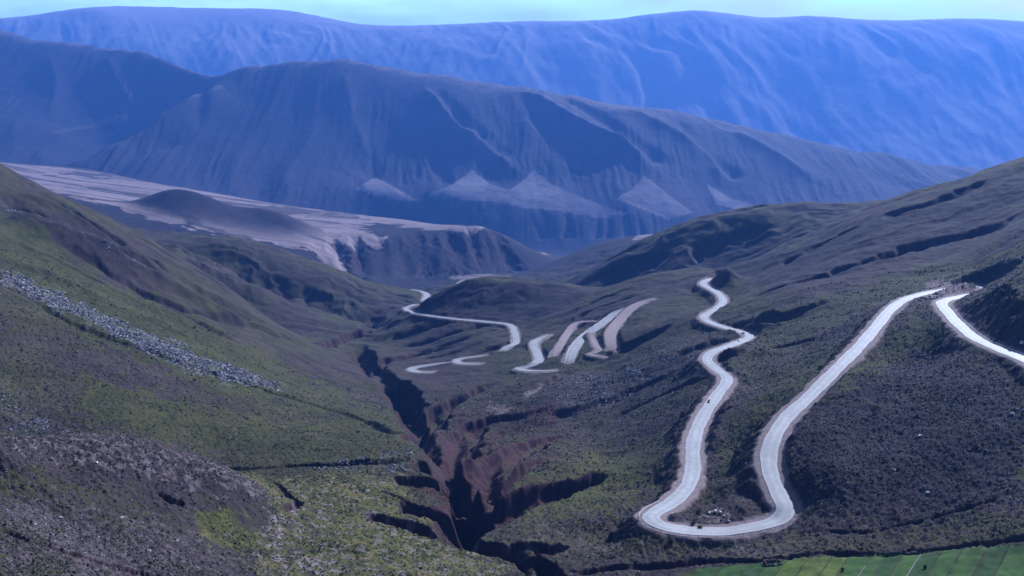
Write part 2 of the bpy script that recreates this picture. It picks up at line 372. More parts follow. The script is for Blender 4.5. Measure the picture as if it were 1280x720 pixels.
# middle mountain: the spurs and ravines one can name
for pix, w_, h_ in [([(644,114),(685,135),(737,165),(790,191),(816,219)], 75, 70), ([(531,110),(561,150),(610,187),(655,221)], 70, 62),
                    ([(170,150),(110,167),(60,178)], 70, 40), ([(770,135),(840,165),(890,200),(905,235)], 80, 45),
                    ([(430,90),(440,140),(460,190)], 90, 35), ([(900,160),(960,190),(1020,230)], 80, 40), ([(130,70),(150,110),(175,145)], 70, 40), ([(60,70),(70,110),(60,150)],70,40)]:
    ridge(pix, w_ * .9, h_, 5000, 8000)
for pix, w_, d_ in [([(542,110),(576,150),(610,180),(634,198)], (50, 110), (20, 60)), ([(528,140),(545,195),(560,222)], (40, 80), (15, 40)),
                    ([(655,140),(720,185),(740,215)], (60, 120), (20, 60)), ([(262,100),(240,150),(190,180),(150,200)], (60, 120), (20, 50)), ([(460,160),(465,200),(470,222)], (30, 70), (10, 30)),
                    ([(700,120),(780,165),(835,205)], (60, 120), (20, 55)), ([(850,150),(880,190),(930,225)], (60, 110), (20, 45))]:
    carve(pix, w_, d_, .05, 5000, 9000, earth=0, warp=False)
for i in range(70):       # rills that end on the fans
    u0 = 445 + i * 6.2 + 2 * math.sin(i * 3.7); v1 = 226 + 9 * math.sin(i * .37) + 4 * math.sin(i * 1.9)
    l_ = 22 + 16 * abs(math.sin(i * 2.3))
    carve([(u0 - l_ * .25, v1 - l_), (u0 - 2, v1 - l_ * .5), (u0, v1)], (10, 24), (3, 8), .05, 5000, 8000, earth=0, warp=False)
rr = np.random.default_rng(5)
for i in range(46):       # the river scarp below the fans
    u0 = 300 + rr.uniform(0, 600); k_ = rr.uniform(.5, 1.3)
    carve([(u0 - rr.uniform(0, 8), 258 + rr.uniform(-8, 12)), (u0 + rr.uniform(-3, 6), 277), (u0 + rr.uniform(-4, 12), 298)], (14 * k_, 36 * k_), (5 * k_, 20 * k_), .05, 4700, 6500, earth=0)

for pix_, h_ in [([(935,52),(870,84),(800,112)], 120), ([(1085,52),(1045,84),(1010,112)], 130), ([(1270,44),(1212,75),(1115,139)], 150), ([(531,40),(475,67),(440,90)], 90), ([(640,40),(595,52),(550,71)], 90),
                 ([(760,42),(725,70),(692,97)], 120), ([(1170,40),(1140,75),(1100,110),(1080,150)], 110), ([(860,40),(900,90),(920,140),(960,175)], 120), ([(590,60),(640,95),(690,130)], 80), ([(250,45),(290,70),(330,78)], 90), ([(150,40),(190,60),(240,85)], 90), ([(1000,110),(1040,140),(1075,165)], 100), ([(60,40),(40,60),(0,75)], 80)]:
    ridge(pix_, 300, h_ * .38, 11200, 15500, .35)

# ground cover, with some shade and sunlit tone painted in
paint(PALE, [(0,196),(100,209),(250,236),(400,260),(455,270),(470,279),(440,284),(485,297),(480,303),(440,305),(420,302),(435,318),(425,328),(380,312),(300,298),(220,280),(160,264),(100,250),(0,225)], 1, 2300, 4440, .005)
paint(PALE, [(440,264),(500,272),(560,279),(608,285),(596,290),(540,288),(490,281),(450,275)], 1, 2300, 4440, .002)
for u_, v_, r_ in ((255, 272, 150), (335, 284, 150), (215, 266, 100)):
    x_, y_ = place(u_, v_ , 2600)
    PALE *= 1 - .9 * np.exp(-(((X - x_) / r_) ** 2 + ((Y - y_) / (r_ * 1.2)) ** 2) ** 2 * .6)
PALE *= np.where(Y < 2200, 1, (1 - .75 * sstep(.55, .8, ridged(X / 900 + .2 * n_w, (Y + X * .25) / 230, 2, 201) - .3) ) * np.clip(.85 + .5 * fbm(X / 420 + Y / 900, Y / 55, 4, 141), .45, 1))
paint(PALE, [(440,264),(500,272),(560,279),(608,285),(598,289),(540,286),(490,279),(450,273)], .85, 2300, 4440, .0015)
paint(PALE, [(400,286),(440,286),(484,297),(480,303),(440,305),(410,300)], .9, 2300, 4440, .002)
for apron in ([(528,240),(560,234),(600,228),(640,236),(700,242),(750,254),(787,266),(750,269),(700,262),(660,258),(615,248),(565,244)], [(468,214),(488,226),(522,243),(500,245),(468,240),(444,229),(458,222)], [(590,209),(612,226),(650,238),(660,257),(615,247),(565,243),(530,238),(562,228)],
              [(668,211),(690,228),(728,243),(785,266),(750,267),(700,260),(655,256),(625,240),(650,226)], [(806,216),(826,232),(866,262),(835,271),(805,261),(772,247),(792,232)], [(884,226),(915,246),(960,258),(930,261),(895,250)]):
    paint(PALE, apron, .85, 4800, 6000, .0004)
paint(PALE, [(655,330),(680,312),(700,300),(720,298),(690,312),(672,328)], .6, 3200, 4440, .003)
paint(PALE, [(560,346),(580,342),(640,344),(620,354),(580,352)], .55, 2000, 3200, .002)
paint(PALE, [(800,292),(845,291),(835,297),(790,299)], .8, 2500, 3000, .001)
paint(ROCK, [(0,332),(60,362),(150,402),(240,440),(330,474),(360,484),(320,482),(250,470),(170,432),(90,395),(0,352)], 1, 650, 1000, .006)
paint(ROCK, [(0,246),(60,275),(130,318),(180,345),(150,338),(90,305),(0,262)], .2, 880, 1400, .006)
paint(ROCK, [(690,480),(760,462),(880,425),(900,440),(850,470),(760,505),(700,520)], .17, 600, 1100, .01)
paint(ROCK, [(0,470),(40,500),(90,540),(60,556),(0,556)], .2, 490, 650, .012)
paint(EARTH, [(650,492),(668,480),(690,472),(672,490),(660,505),(640,505)], .9, 700, 1000, .004)
paint(PALE, [(655,492),(668,484),(680,478),(672,492),(660,500)], .6, 700, 1000, .004)
paint(PALE, [(598,505),(625,505),(640,510),(628,518),(612,512)], .45, 700, 1000, .004)
paint(PALE, [(335,650),(350,640),(365,655),(352,668),(345,690),(330,695),(328,670)], .55, 350, 480, .012)
paint(PALE, [(372,700),(400,695),(425,705),(420,716),(380,712)], .5, 330, 420, .01)
paint(PALE, [(910,680),(935,677),(950,690),(930,696),(905,692)], .5, 360, 440, .006)
paint(PALE, [(1165,350),(1205,347),(1212,352),(1205,362),(1150,372),(1150,362)], .55, 700, 1000, .004)
paint(GREEN, [(270,590),(330,592),(340,604),(330,620),(290,600)], .8, 420, 520, .01)
paint(GREEN, [(240,650),(290,655),(330,672),(310,690),(260,675)], .8, 340, 430, .012)
paint(GREEN, [(380,600),(500,598),(500,620),(440,640),(380,620)], .5, 420, 520, .012)
paint(GREEN, [(440,640),(560,690),(640,720),(400,720),(380,680)], .45, 340, 470, .02)
paint(GREEN, [(0,262),(120,340),(300,430),(450,500),(520,540),(300,500),(100,420),(0,330)], .6, 560, 1200, .015)
paint(GREEN, [(100,470),(300,520),(500,545),(480,570),(250,565),(100,520)], .7, 500, 700, .02)
paint(GREEN, [(640,600),(780,560),(840,540),(830,590),(760,640),(640,650)], .55, 420, 700, .015)
paint(GREEN, [(940,420),(1100,350),(1280,290),(1280,330),(1120,370),(980,430)], .5, 700, 1200, .015)
paint(GREEN, [(880,640),(900,570),(920,520),(990,455),(1060,430),(1000,490),(950,540),(930,600)], .5, 430, 800, .012)
paint(GREEN, [(1040,470),(1150,390),(1180,420),(1120,480),(1060,500)], .5, 470, 700, .012)

BROWN = np.zeros_like(Z)
paint(BROWN, [(0,553),(100,552),(190,560),(270,590),(345,630),(330,645),(250,640),(150,625),(60,610),(0,600)], .5, 300, 440, .015)
paint(PALE, [(0,553),(100,552),(190,560),(270,590),(345,630),(330,640),(250,628),(150,610),(60,590),(0,580)], .42, 300, 440, .015)  # stony pale brown, plus the mound's sunlit upper rim painted in
paint(PALE, [(0,620),(150,650),(330,700),(0,760)], .24, 250, 380, .02)
paint(BROWN, [(0,620),(150,660),(330,720),(0,760)], .3, 250, 380, .02)
paint(BROWN, [(1000,520),(1150,430),(1280,480),(1280,640),(1000,650),(990,580)], .8, 380, 620, .02)
paint(BROWN, [(900,345),(1280,200),(1280,300),(1000,370)], .6, 850, 1350, .02)

FIELD = np.zeros_like(Z)
paint(FIELD, [(850,716),(900,709),(960,704),(1000,699),(1100,692),(1200,686),(1400,674),(1400,800),(780,800)], 1, 205, 400)
paint(EARTH, [(850,705),(900,700),(960,697),(1000,693),(1100,686),(1200,680),(1400,668),(1400,676),(1200,687),(1100,693),(1000,700),(960,705),(900,710),(850,716)], .9, 300, 420, .003)
paint(GREEN, [(850,716),(900,709),(960,704),(1000,699),(1100,692),(1200,686),(1400,674),(1400,800),(780,800)], .9, 205, 400)

fan = PALE * (Y > 4700)
for _ in range(26):
    fan[1:-1, 1:-1] = (fan[1:-1, 1:-1] * 2 + fan[:-2, 1:-1] + fan[2:, 1:-1] + fan[1:-1, :-2] + fan[1:-1, 2:]) / 6
fan = np.clip(fan * 1.6, 0, 1)
Z += fan * .9 * (Zbase - 14 - Z)
BROWN = np.maximum(BROWN, sstep(2300, 2600, Y) * near * .75)
paint(BROWN, [(515,386),(545,366),(580,355),(640,351),(745,360),(700,392),(640,402),(560,396)], .8, 1240, 1480, .003)

PALE *= np.where(Y < 620, sstep(-.15, .3, fbm(X / 3.2, Y / 3.2, 3, 161)), 1)
DARK = sstep(2150, 2450, Y) * near * .95 * (1 - np.clip(PALE * 1.6, 0, 1))  # dark ground tone, plus painted shade of slopes turned from the sun
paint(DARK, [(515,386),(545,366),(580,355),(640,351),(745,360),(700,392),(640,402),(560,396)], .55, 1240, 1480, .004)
paint(DARK, [(715,354),(740,340),(800,312),(850,320),(800,345),(760,358)], .6, 1500, 1800, .004)  # shaded faces of the ridge behind, painted darker
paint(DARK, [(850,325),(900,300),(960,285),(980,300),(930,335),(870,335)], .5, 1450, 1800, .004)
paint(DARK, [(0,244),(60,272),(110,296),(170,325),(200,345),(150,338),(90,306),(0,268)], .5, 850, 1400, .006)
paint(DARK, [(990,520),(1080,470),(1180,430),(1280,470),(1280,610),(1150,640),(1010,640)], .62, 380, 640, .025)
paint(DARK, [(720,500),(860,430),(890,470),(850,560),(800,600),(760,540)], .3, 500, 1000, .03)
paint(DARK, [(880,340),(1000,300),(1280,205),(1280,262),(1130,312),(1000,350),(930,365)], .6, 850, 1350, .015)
paint(BRIGHT, [(330,602),(400,595),(500,596),(525,640),(560,672),(640,716),(560,740),(330,740),(318,700),(345,650)], .85, 330, 530, .012)
paint(BRIGHT, [(240,650),(300,655),(335,675),(310,694),(255,678)], .8, 330, 440, .012)
paint(BRIGHT, [(275,590),(330,594),(345,606),(335,622),(300,604)], .8, 420, 520, .008)
paint(BRIGHT, [(0,300),(140,360),(330,440),(470,500),(525,545),(300,540),(150,500),(0,470)], .1, 540, 1100, .02)
paint(BRIGHT, [(640,598),(780,560),(850,530),(840,600),(780,640),(640,652)], .4, 420, 720, .02)
paint(BRIGHT, [(620,655),(800,662),(1000,668),(1280,655),(1280,680),(960,700),(700,690)], .35, 360, 480, .02)
dirt = np.zeros_like(Z)
paint(PALE, [(1150,366),(1166,352),(1205,348),(1214,354),(1200,368),(1165,374)], .8, 700, 1000, .003)
paint(dirt, [(345,640),(366,636),(372,648),(356,662),(352,676),(362,700),(350,716),(330,700),(334,676),(340,660)], 2.2, 330, 480, .006)
paint(dirt, [(372,704),(398,694),(428,704),(420,716),(385,716)], 2.0, 330, 420, .008)
paint(SOIL, [(500,500),(530,518),(600,498),(625,510),(690,508),(708,545),(690,578),(652,598),(700,590),(756,590),(745,606),(690,622),(640,640),(597,655),(560,676),(600,684),(640,690),(706,676),(700,700),(690,735),(660,735),(640,700),(560,680),(460,648),(455,640),(545,662),(580,655),(494,632),(496,622),(560,630),(585,640),(494,602),(545,598),(575,608),(512,578),(514,570),(560,572),(548,552),(520,528),(490,500)], .9, 400, 1000, .006)
paint(dirt, [(325,640),(350,632),(450,628),(560,672),(640,715),(600,760),(320,760)], 1, 300, 460, .02)
paint(dirt, [(350,600),(500,596),(505,622),(420,640),(350,625)], .8, 420, 520, .015)
paint(dirt, [(560,668),(640,660),(800,665),(900,690),(700,690)], .5, 400, 480, .015)
paint(dirt, [(872,648),(884,638),(905,640),(918,652),(900,660),(880,660)], 1.6, 400, 470, .004)
PALE = np.maximum(PALE, dirt * .42 * sstep(.12, .4, fbm(X / 5 , Y / 5, 4, 191)))
# local banks beside the roads
bump(1034, 602, 5, 14, 15); bump(1254, 402, 12, 13, 18); bump(1232, 378, 9, 11, 22)
bump(908, 352, 16, 13, 28, 1000); bump(955, 402, 9, 30, 14, 850); bump(938, 441, 7, 24, 12, 700); bump(925, 640, 4, 9, 12); bump(912, 615, 5, 10, 14); bump(888, 556, 3, 8, 18)

# ------------------------------------------------------------------ roads: centre lines (photo pixel, distance; None = found on the land)
MAIN = [(1330,486,470),(1300,461,500),(1280,449,520),(1250,437,545),(1220,423,580),(1197,404,635),(1183,388,685),(1177,379,725),(1186,374,760),(1205,370,800),(1226,366,830),(1232,360,858),(1216,357,868),(1188,361,850),
        (1155,367,815),(1130,375,765),(1112,388,720),(1098,405,680),(1075,432,625),(1045,462,580),(1010,497,540),(985,520,515),(968,545,490),(961,570,470),(964,595,452),(974,618,438),(982,637,427),(972,650,420),
        (945,658,415),(905,664,411),(860,663,410),(828,657,413),(814,648,420),(820,640,429),(840,628,444),(858,610,466),(866,588,492),(866,560,529),(871,538,565),(882,515,606),(897,493,652),(909,474,695),(895,461,732),(884,450,761),
        (891,440,790),(915,431,821),(936,422,853),(930,416,876),(905,409,904),(884,401,942),(881,394,975),(897,385,1012),(904,376,1059),(897,366,1110),(881,357,1160),(880,352,1190),(892,348.5,1220),(905,350,1260)]
SEG = {
 'C': ([(790,384),(773,390),(755,403),(730,421),(717,437),(711,453)], 900, 5.2),
 'D': ([(686,419),(680,421),(667,429),(672,443),(673,452),(658,459),(648,461.5),(667,464),(692,463.5)], 850, 4.6),
 'E': ([(629,438),(634,434),(645,428),(643,415),(636,406),(605,402),(563,398),(522,392),(508,387),(511,383),(520,380.5)], 900, 3.9),
 'H': ([(562,453),(532,457),(514,461),(522,465),(540,465)], 850, 4.4),
 'I': ([(606,444.5),(584,447),(571,450.5),(576,454),(600,455)], 850, 4.4),
 'F': ([(531,377),(533.5,369),(527,364.5),(512,362)], 1600, 5.5),
 'G': ([(560,366),(566,363),(572,358),(576,353),(584,350.5),(605,350.3),(624,351)], 1700, 6.5),
 'T1': ([(815,374),(793,383),(774,401),(763,418),(765,438)], 900, 6.0),
 'T2': ([(746,402),(735,401.5),(719,405),(710,416),(703,427),(690,449)], 900, 4.2),
 'T3': ([(738,416),(744,430),(748,438),(737,443),(757,446)], 900, 3.4),
}
def to_world(path):
    """rows of (u, v, lnY) to metres"""
    a, q = ray(path[:, 0], path[:, 1]); y = np.exp(path[:, 2])
    return np.stack([a * y, y, q * y], 1)
def resample(p, step):
    L = np.concatenate([[0], np.cumsum(np.hypot(*np.diff(p[:, :2], axis=0).T))])
    t = np.linspace(0, L[-1], max(int(L[-1] / step), 4))
    return np.stack([np.interp(t, L, p[:, i]) for i in range(3)], 1)
roads = {}
m = np.array(MAIN, float); m[:, 2] = np.log(m[:, 2])
roads['MAIN'] = (resample(to_world(smooth_path(m, 10)), 3.0), 4.1, 6.8)
for k, (pix, ymin, hw) in SEG.items():
    rows = np.array([(u, v, math.log(place(u, v, ymin, 3200)[1])) for u, v in pix])
    rows = smooth_path(rows, 10)
    ker = np.ones(15) / 15
    rows[:, 2] = np.convolve(np.pad(rows[:, 2], 7, mode='edge'), ker, 'valid')
    roads[k] = (resample(to_world(rows), 4.0), hw, hw + (1.0 if k[0] == 'T' else 1.7))

SHOULDER = np.zeros_like(Z)
for k, (p, hw, sh) in roads.items():
    mar = 45
    WR = window(p[:, 0].min() - mar, p[:, 0].max() + mar, p[:, 1].min() - mar, p[:, 1].max() + mar)
    r0, c0 = WR[0].start, WR[1].start
    xw, yw, zw = X[WR], Y[WR], Z[WR]
    D = np.full(zw.shape, 1e9); RZ = np.zeros_like(zw)
    for i in range(len(p) - 1):
        (x0, y0, z0), (x1, y1, z1) = p[i], p[i + 1]
        w = window(min(x0, x1) - mar, max(x0, x1) + mar, min(y0, y1) - mar, max(y0, y1) + mar)
        w = (slice(max(w[0].start - r0, 0), max(w[0].stop - r0, 0)), slice(max(w[1].start - c0, 0), max(w[1].stop - c0, 0)))
        xx, yy = xw[w], yw[w]
        if xx.size == 0: continue
        dx, dy = x1 - x0, y1 - y0
        t = np.clip(((xx - x0) * dx + (yy - y0) * dy) / (dx * dx + dy * dy + 1e-9), 0, 1)
        d = np.hypot(xx - x0 - t * dx, yy - y0 - t * dy)
        mm = d < D[w]
        D[w] = np.where(mm, d, D[w]); RZ[w] = np.where(mm, z0 + t * (z1 - z0), RZ[w])
    wob = fbm(xw / 9, yw / 9, 2, 101) * 1.3
    e = np.maximum(D - (sh + wob), 0)
    e2 = np.minimum(e, 45)
    fade = 1 - sstep(34, 44, e)
    rough = 1 + .25 * fbm(xw / 6, yw / 6, 2, 103)
    znew = np.clip(zw, RZ - (.8 * e2 + .02 * e2 ** 2) * rough, RZ + (1.1 * e2 + .012 * e2 ** 2) * rough)
    znew = np.where(D < sh + wob, RZ - .12, znew)
    Z[WR] = np.where(D < 1e8, zw + (znew - zw) * fade, zw)
    SHOULDER[WR] = np.maximum(SHOULDER[WR], 1 - sstep(0, 2.0, D - (sh + wob)))
    cut = (np.abs(znew - Zbase[WR]) > 1.0) * (1 - sstep(6, 22, e)) * (D < 1e8)
    EARTH[WR] = np.maximum(EARTH[WR], cut * .3)

# small relief: stones, tussocks, little scarps
ny = near * (1 - SHOULDER) * (1 - FIELD)
fine = fbm(X / 2.4, Y / 2.4, 2, 111) * .42 + np.maximum(perlin(X / 1.7, Y / 1.7, 115), 0) ** 2 * 1.3
Z += ny * fine * (1 - sstep(700, 1300, Y))
Z += ny * ROCK * np.maximum(perlin(X / 3.1, Y / 3.1, 117), 0) * 1.6
Z += ny * EARTH * (fbm(X / 6, Y / 6, 4, 119) * .9 + perlin(X / 30 + Z / 2.2, Z / 1.6, 121) * .35)

# ------------------------------------------------------------------ mesh helpers
def link_mesh(name, verts, faces, mat=None, parent=None, smooth=False):
    me = bpy.data.meshes.new(name)
    me.from_pydata([tuple(v) for v in verts], [], [tuple(f) for f in faces])
    if mat: me.materials.append(mat)
    if smooth: me.polygons.foreach_set('use_smooth', [True] * len(me.polygons))
    me.update()
    o = bpy.data.objects.new(name, me); col.objects.link(o)
    if parent: o.parent = parent
    return o
def raw_mesh(name, V, Fq, mat, smooth=True):
    """numpy vertices and faces of one size into a mesh object"""
    n = Fq.shape[1]
    me = bpy.data.meshes.new(name)
    me.vertices.add(len(V)); me.vertices.foreach_set('co', np.ascontiguousarray(V, np.float32).ravel())
    me.loops.add(Fq.size); me.loops.foreach_set('vertex_index', np.ascontiguousarray(Fq, np.int32).ravel())
    me.polygons.add(len(Fq))
    me.polygons.foreach_set('loop_start', np.arange(0, Fq.size, n, dtype=np.int32))
    me.polygons.foreach_set('use_smooth', np.full(len(Fq), smooth))
    me.update(calc_edges=True)
    if mat: me.materials.append(mat)
    o = bpy.data.objects.new(name, me); col.objects.link(o)
    return o
def set_attr(me, name, arr):
    at = me.color_attributes.new(name, 'FLOAT_COLOR', 'POINT')
    at.data.foreach_set('color', np.ascontiguousarray(arr, np.float32).ravel())

# ------------------------------------------------------------------ materials
class NT:
    def __init__(s, name):
        s.m = bpy.data.materials.new(name); s.m.use_nodes = True
        s.t = s.m.node_tree; s.n = s.t.nodes; s.b = s.n['Principled BSDF']
    def add(s, kind, **kw):
        n = s.n.new(kind)
        for k, v in kw.items():
            if k in n.inputs: n.inputs[k].default_value = v
            else: setattr(n, k, v)
        return n
    def link(s, a, b): s.t.links.new(a, b)
    def pos(s):
        if not hasattr(s, '_p'): s._p = s.add('ShaderNodeNewGeometry')
        return s._p.outputs['Position']
    def noise(s, scale, detail=4, rough=.55, vec=None):
        n = s.add('ShaderNodeTexNoise', Scale=scale, Detail=detail, Roughness=rough)
        s.link(vec if vec is not None else s.pos(), n.inputs['Vector']); return n.outputs['Fac']
    def ramp(s, fac, stops, interp='LINEAR'):
        r = s.add('ShaderNodeValToRGB'); cr = r.color_ramp; cr.interpolation = interp
        while len(cr.elements) < len(stops): cr.elements.new(.5)
        for e, (p, c) in zip(cr.elements, stops):
            e.position = p; e.color = (*c, 1) if len(c) == 3 else c
        s.link(fac, r.inputs['Fac']); return r.outputs['Color']
    def g(s, fac, lo, hi):
        m = s.add('ShaderNodeMapRange', interpolation_type='SMOOTHSTEP')
        s.link(fac, m.inputs['Value']); m.inputs['From Min'].default_value = lo; m.inputs['From Max'].default_value = hi
        return m.outputs['Result']
    def mix(s, fac, a, b):
        m = s.add('ShaderNodeMix', data_type='RGBA')
        for sock, val in ((m.inputs['Factor'], fac), (m.inputs[6], a), (m.inputs[7], b)):
            if isinstance(val, (int, float)): sock.default_value = val
            elif isinstance(val, tuple): sock.default_value = (*val, 1)
            else: s.link(val, sock)
        return m.outputs[2]
    def math(s, op, a, b=0.0):
        m = s.add('ShaderNodeMath', operation=op)
        for sock, val in ((m.inputs[0], a), (m.inputs[1], b)):
            if isinstance(val, (int, float)): sock.default_value = val
            else: s.link(val, sock)
        return m.outputs[0]
    def bump(s, h, strength, dist):
        b = s.add('ShaderNodeBump', Strength=strength, Distance=dist)
        s.link(h, b.inputs['Height']); s.link(b.outputs['Normal'], s.b.inputs['Normal'])
    def out(s, colour, rough=.9, spec=.15):
        s.link(colour, s.b.inputs['Base Color']) if not isinstance(colour, tuple) else setattr(s.b.inputs['Base Color'], 'default_value', (*colour, 1))
        s.b.inputs['Roughness'].default_value = rough; s.b.inputs['Specular IOR Level'].default_value = spec
        return s.m

def plain(name, c, rough=.6, metal=0.0, var=.25, scale=3.0, spec=.4):
    t = NT(name); n = t.noise(scale, 4)
    lo = tuple(x * (1 - var) for x in c); hi = tuple(min(1, x * (1 + var)) for x in c)
    m = t.out(t.ramp(n, [(.3, lo), (.7, hi)]), rough, spec); t.b.inputs['Metallic'].default_value = metal
    return m

def valley_material():
    t = NT('valley_ground')
    at = t.add('ShaderNodeVertexColor', layer_name='cover'); sep = t.add('ShaderNodeSeparateColor'); t.link(at.outputs['Color'], sep.inputs['Color'])
    green, pale, earth = sep.outputs['Red'], sep.outputs['Green'], sep.outputs['Blue']
    at2 = t.add('ShaderNodeVertexColor', layer_name='cover2'); sep2 = t.add('ShaderNodeSeparateColor'); t.link(at2.outputs['Color'], sep2.inputs['Color'])
    rock, shoulder = sep2.outputs['Red'], sep2.outputs['Green']
    nbig = t.noise(.006, 5); nmid = t.noise(.035, 5, .6); nsm = t.noise(.35, 4, .65); nfine = t.noise(1.4, 3, .7)
    brown = t.ramp(nmid, [(.3, (.024, .017, .019)), (.5, (.038, .028, .029)), (.72, (.058, .044, .042))])
    grass = t.ramp(nmid, [(.3, (.025, .027, .009)), (.55, (.041, .043, .013)), (.75, (.064, .061, .020))])
    gfac = t.math('ADD', t.math('MULTIPLY', green, .75), t.math('SUBTRACT', t.math('MULTIPLY', nbig, 1.5), .38))
    gfac = t.math('ADD', gfac, t.math('MULTIPLY', t.math('SUBTRACT', nsm, .5), 1.3))
    nyel = t.noise(.11, 5, .65)
    grass = t.mix(t.math('MULTIPLY', t.g(nyel, .52, .66), .7), grass, (.068, .058, .020))
    c = t.mix(t.g(gfac, .15, .65), brown, grass)
    c = t.mix(t.math('MULTIPLY', at2.outputs['Alpha'], t.g(t.math('ADD', t.math('MULTIPLY', nsm, .6), t.math('MULTIPLY', nyel, .4)), .36, .58)), c, t.ramp(nyel, [(.35, (.060, .068, .016)), (.55, (.095, .090, .024)), (.7, (.135, .100, .040))]))
    # tussocks and stones
    c = t.mix(t.math('MULTIPLY', t.g(nfine, .56, .68), .55), c, (0.0154, 0.0176, 0.0110))
    c = t.mix(t.math('MULTIPLY', t.g(nfine, .40, .30), .5), c, (0.0935, 0.0798, 0.0770))
    c = t.mix(sep2.outputs['Blue'], c, t.ramp(nmid, [(.3, (.012, .010, .014)), (.7, (.026, .022, .027))]))  # dark ground and painted slope shade
    scree = t.ramp(t.noise(.8, 4, .7), [(.35, (.05, .046, .05)), (.52, (.15, .145, .15)), (.64, (.42, .41, .42))])
    c = t.mix(t.math('MULTIPLY', t.math('MULTIPLY', rock, .5), t.g(nsm, .36, .6)), c, scree)
    soil = t.ramp(nsm, [(.3, (.030, .0105, .012)), (.6, (.050, .0195, .0205)), (.8, (.092, .050, .047))])
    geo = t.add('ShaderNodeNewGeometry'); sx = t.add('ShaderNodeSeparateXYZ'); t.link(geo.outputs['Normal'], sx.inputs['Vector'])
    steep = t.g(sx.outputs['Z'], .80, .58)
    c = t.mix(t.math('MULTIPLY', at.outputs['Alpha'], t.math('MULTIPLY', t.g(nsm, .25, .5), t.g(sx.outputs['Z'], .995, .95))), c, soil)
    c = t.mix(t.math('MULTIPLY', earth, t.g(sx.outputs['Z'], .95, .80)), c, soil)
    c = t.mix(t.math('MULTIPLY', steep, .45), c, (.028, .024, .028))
    c = t.mix(t.math('MULTIPLY', pale, t.g(nsm, .15, .5)), c, t.ramp(nmid, [(.3, (.175, .136, .132)), (.7, (.255, .202, .195))]))
    c = t.mix(t.math('MULTIPLY', shoulder, .9), c, t.ramp(nsm, [(.3, (.15, .115, .112)), (.7, (.25, .20, .19))]))
    t.bump(t.math('ADD', t.math('MULTIPLY', nfine, .35), nsm), .6, .5)
    return t.out(c, .95, .1)

def mountain_material(name, dark, light, top):
    t = NT(name)
    at = t.add('ShaderNodeVertexColor', layer_name='cover'); sep = t.add('ShaderNodeSeparateColor'); t.link(at.outputs['Color'], sep.inputs['Color'])
    n1 = t.noise(.0016, 6, .6); n2 = t.noise(.02, 4, .6)
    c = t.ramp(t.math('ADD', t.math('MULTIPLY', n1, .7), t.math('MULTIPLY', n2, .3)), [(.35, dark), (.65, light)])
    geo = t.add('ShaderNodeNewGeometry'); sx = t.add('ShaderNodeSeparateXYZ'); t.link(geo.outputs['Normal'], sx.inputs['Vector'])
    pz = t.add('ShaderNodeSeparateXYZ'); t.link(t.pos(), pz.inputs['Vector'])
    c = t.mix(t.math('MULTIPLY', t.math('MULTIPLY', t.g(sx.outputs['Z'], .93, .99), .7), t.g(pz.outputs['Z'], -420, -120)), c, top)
    c = t.mix(sep.outputs['Green'], c, t.ramp(n2, [(.3, (.125, .110, .113)), (.7, (.165, .145, .148))]))
    n3 = t.noise(.006, 5, .65)
    c = t.mix(t.math('MULTIPLY', t.g(n3, .5, .68), .5), c, dark)
    t.bump(t.math('ADD', n2, t.math('MULTIPLY', n3, 2.5)), .35, 12.0)
    return t.out(c, .95, .1)

def road_material():
    t = NT('worn_road')
    at = t.add('ShaderNodeAttribute', attribute_name='across'); f = at.outputs['Fac']     # -1 .. 1 across the carriageway
    n = t.noise(.25, 5, .6); n2 = t.noise(2.0, 4)
    c = t.ramp(n, [(.3, (.19, .187, .186)), (.7, (.30, .296, .29))])
    ab = t.math('ABSOLUTE', f)
    track = t.math('ABSOLUTE', t.math('SUBTRACT', ab, .5))
    c = t.mix(t.math('MULTIPLY', t.g(track, .18, .05), .5), c, (.17, .17, .172))
    c = t.mix(t.math('MULTIPLY', t.g(t.math('ABSOLUTE', t.math('SUBTRACT', ab, .93)), .035, .015), .7), c, (.55, .55, .53))
    c = t.mix(t.math('MULTIPLY', t.g(ab, .03, .012), .5), c, (.62, .52, .22))
    npatch = t.noise(.045, 3, .5)
    c = t.mix(t.math('MULTIPLY', t.g(npatch, .52, .6), .35), c, (.17, .168, .17))
    c = t.mix(t.math('MULTIPLY', t.g(t.math('ADD', ab, t.math('MULTIPLY', t.math('SUBTRACT', n, .5), .9)), .84, .98), .7), c, (.24, .20, .19))
    c = t.mix(t.math('MULTIPLY', t.g(n2, .6, .75), .3), c, (.15, .145, .145))
    t.bump(n2, .2, .02)
    return t.out(c, .62, .5)

M = dict(
    valley=valley_material(),
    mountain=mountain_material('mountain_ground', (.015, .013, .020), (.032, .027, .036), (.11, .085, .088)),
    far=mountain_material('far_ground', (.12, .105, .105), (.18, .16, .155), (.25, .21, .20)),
    road=road_material(),
    track=plain('gravel_track', (.25, .195, .19), .95, 0, .2, .4, .1),
)

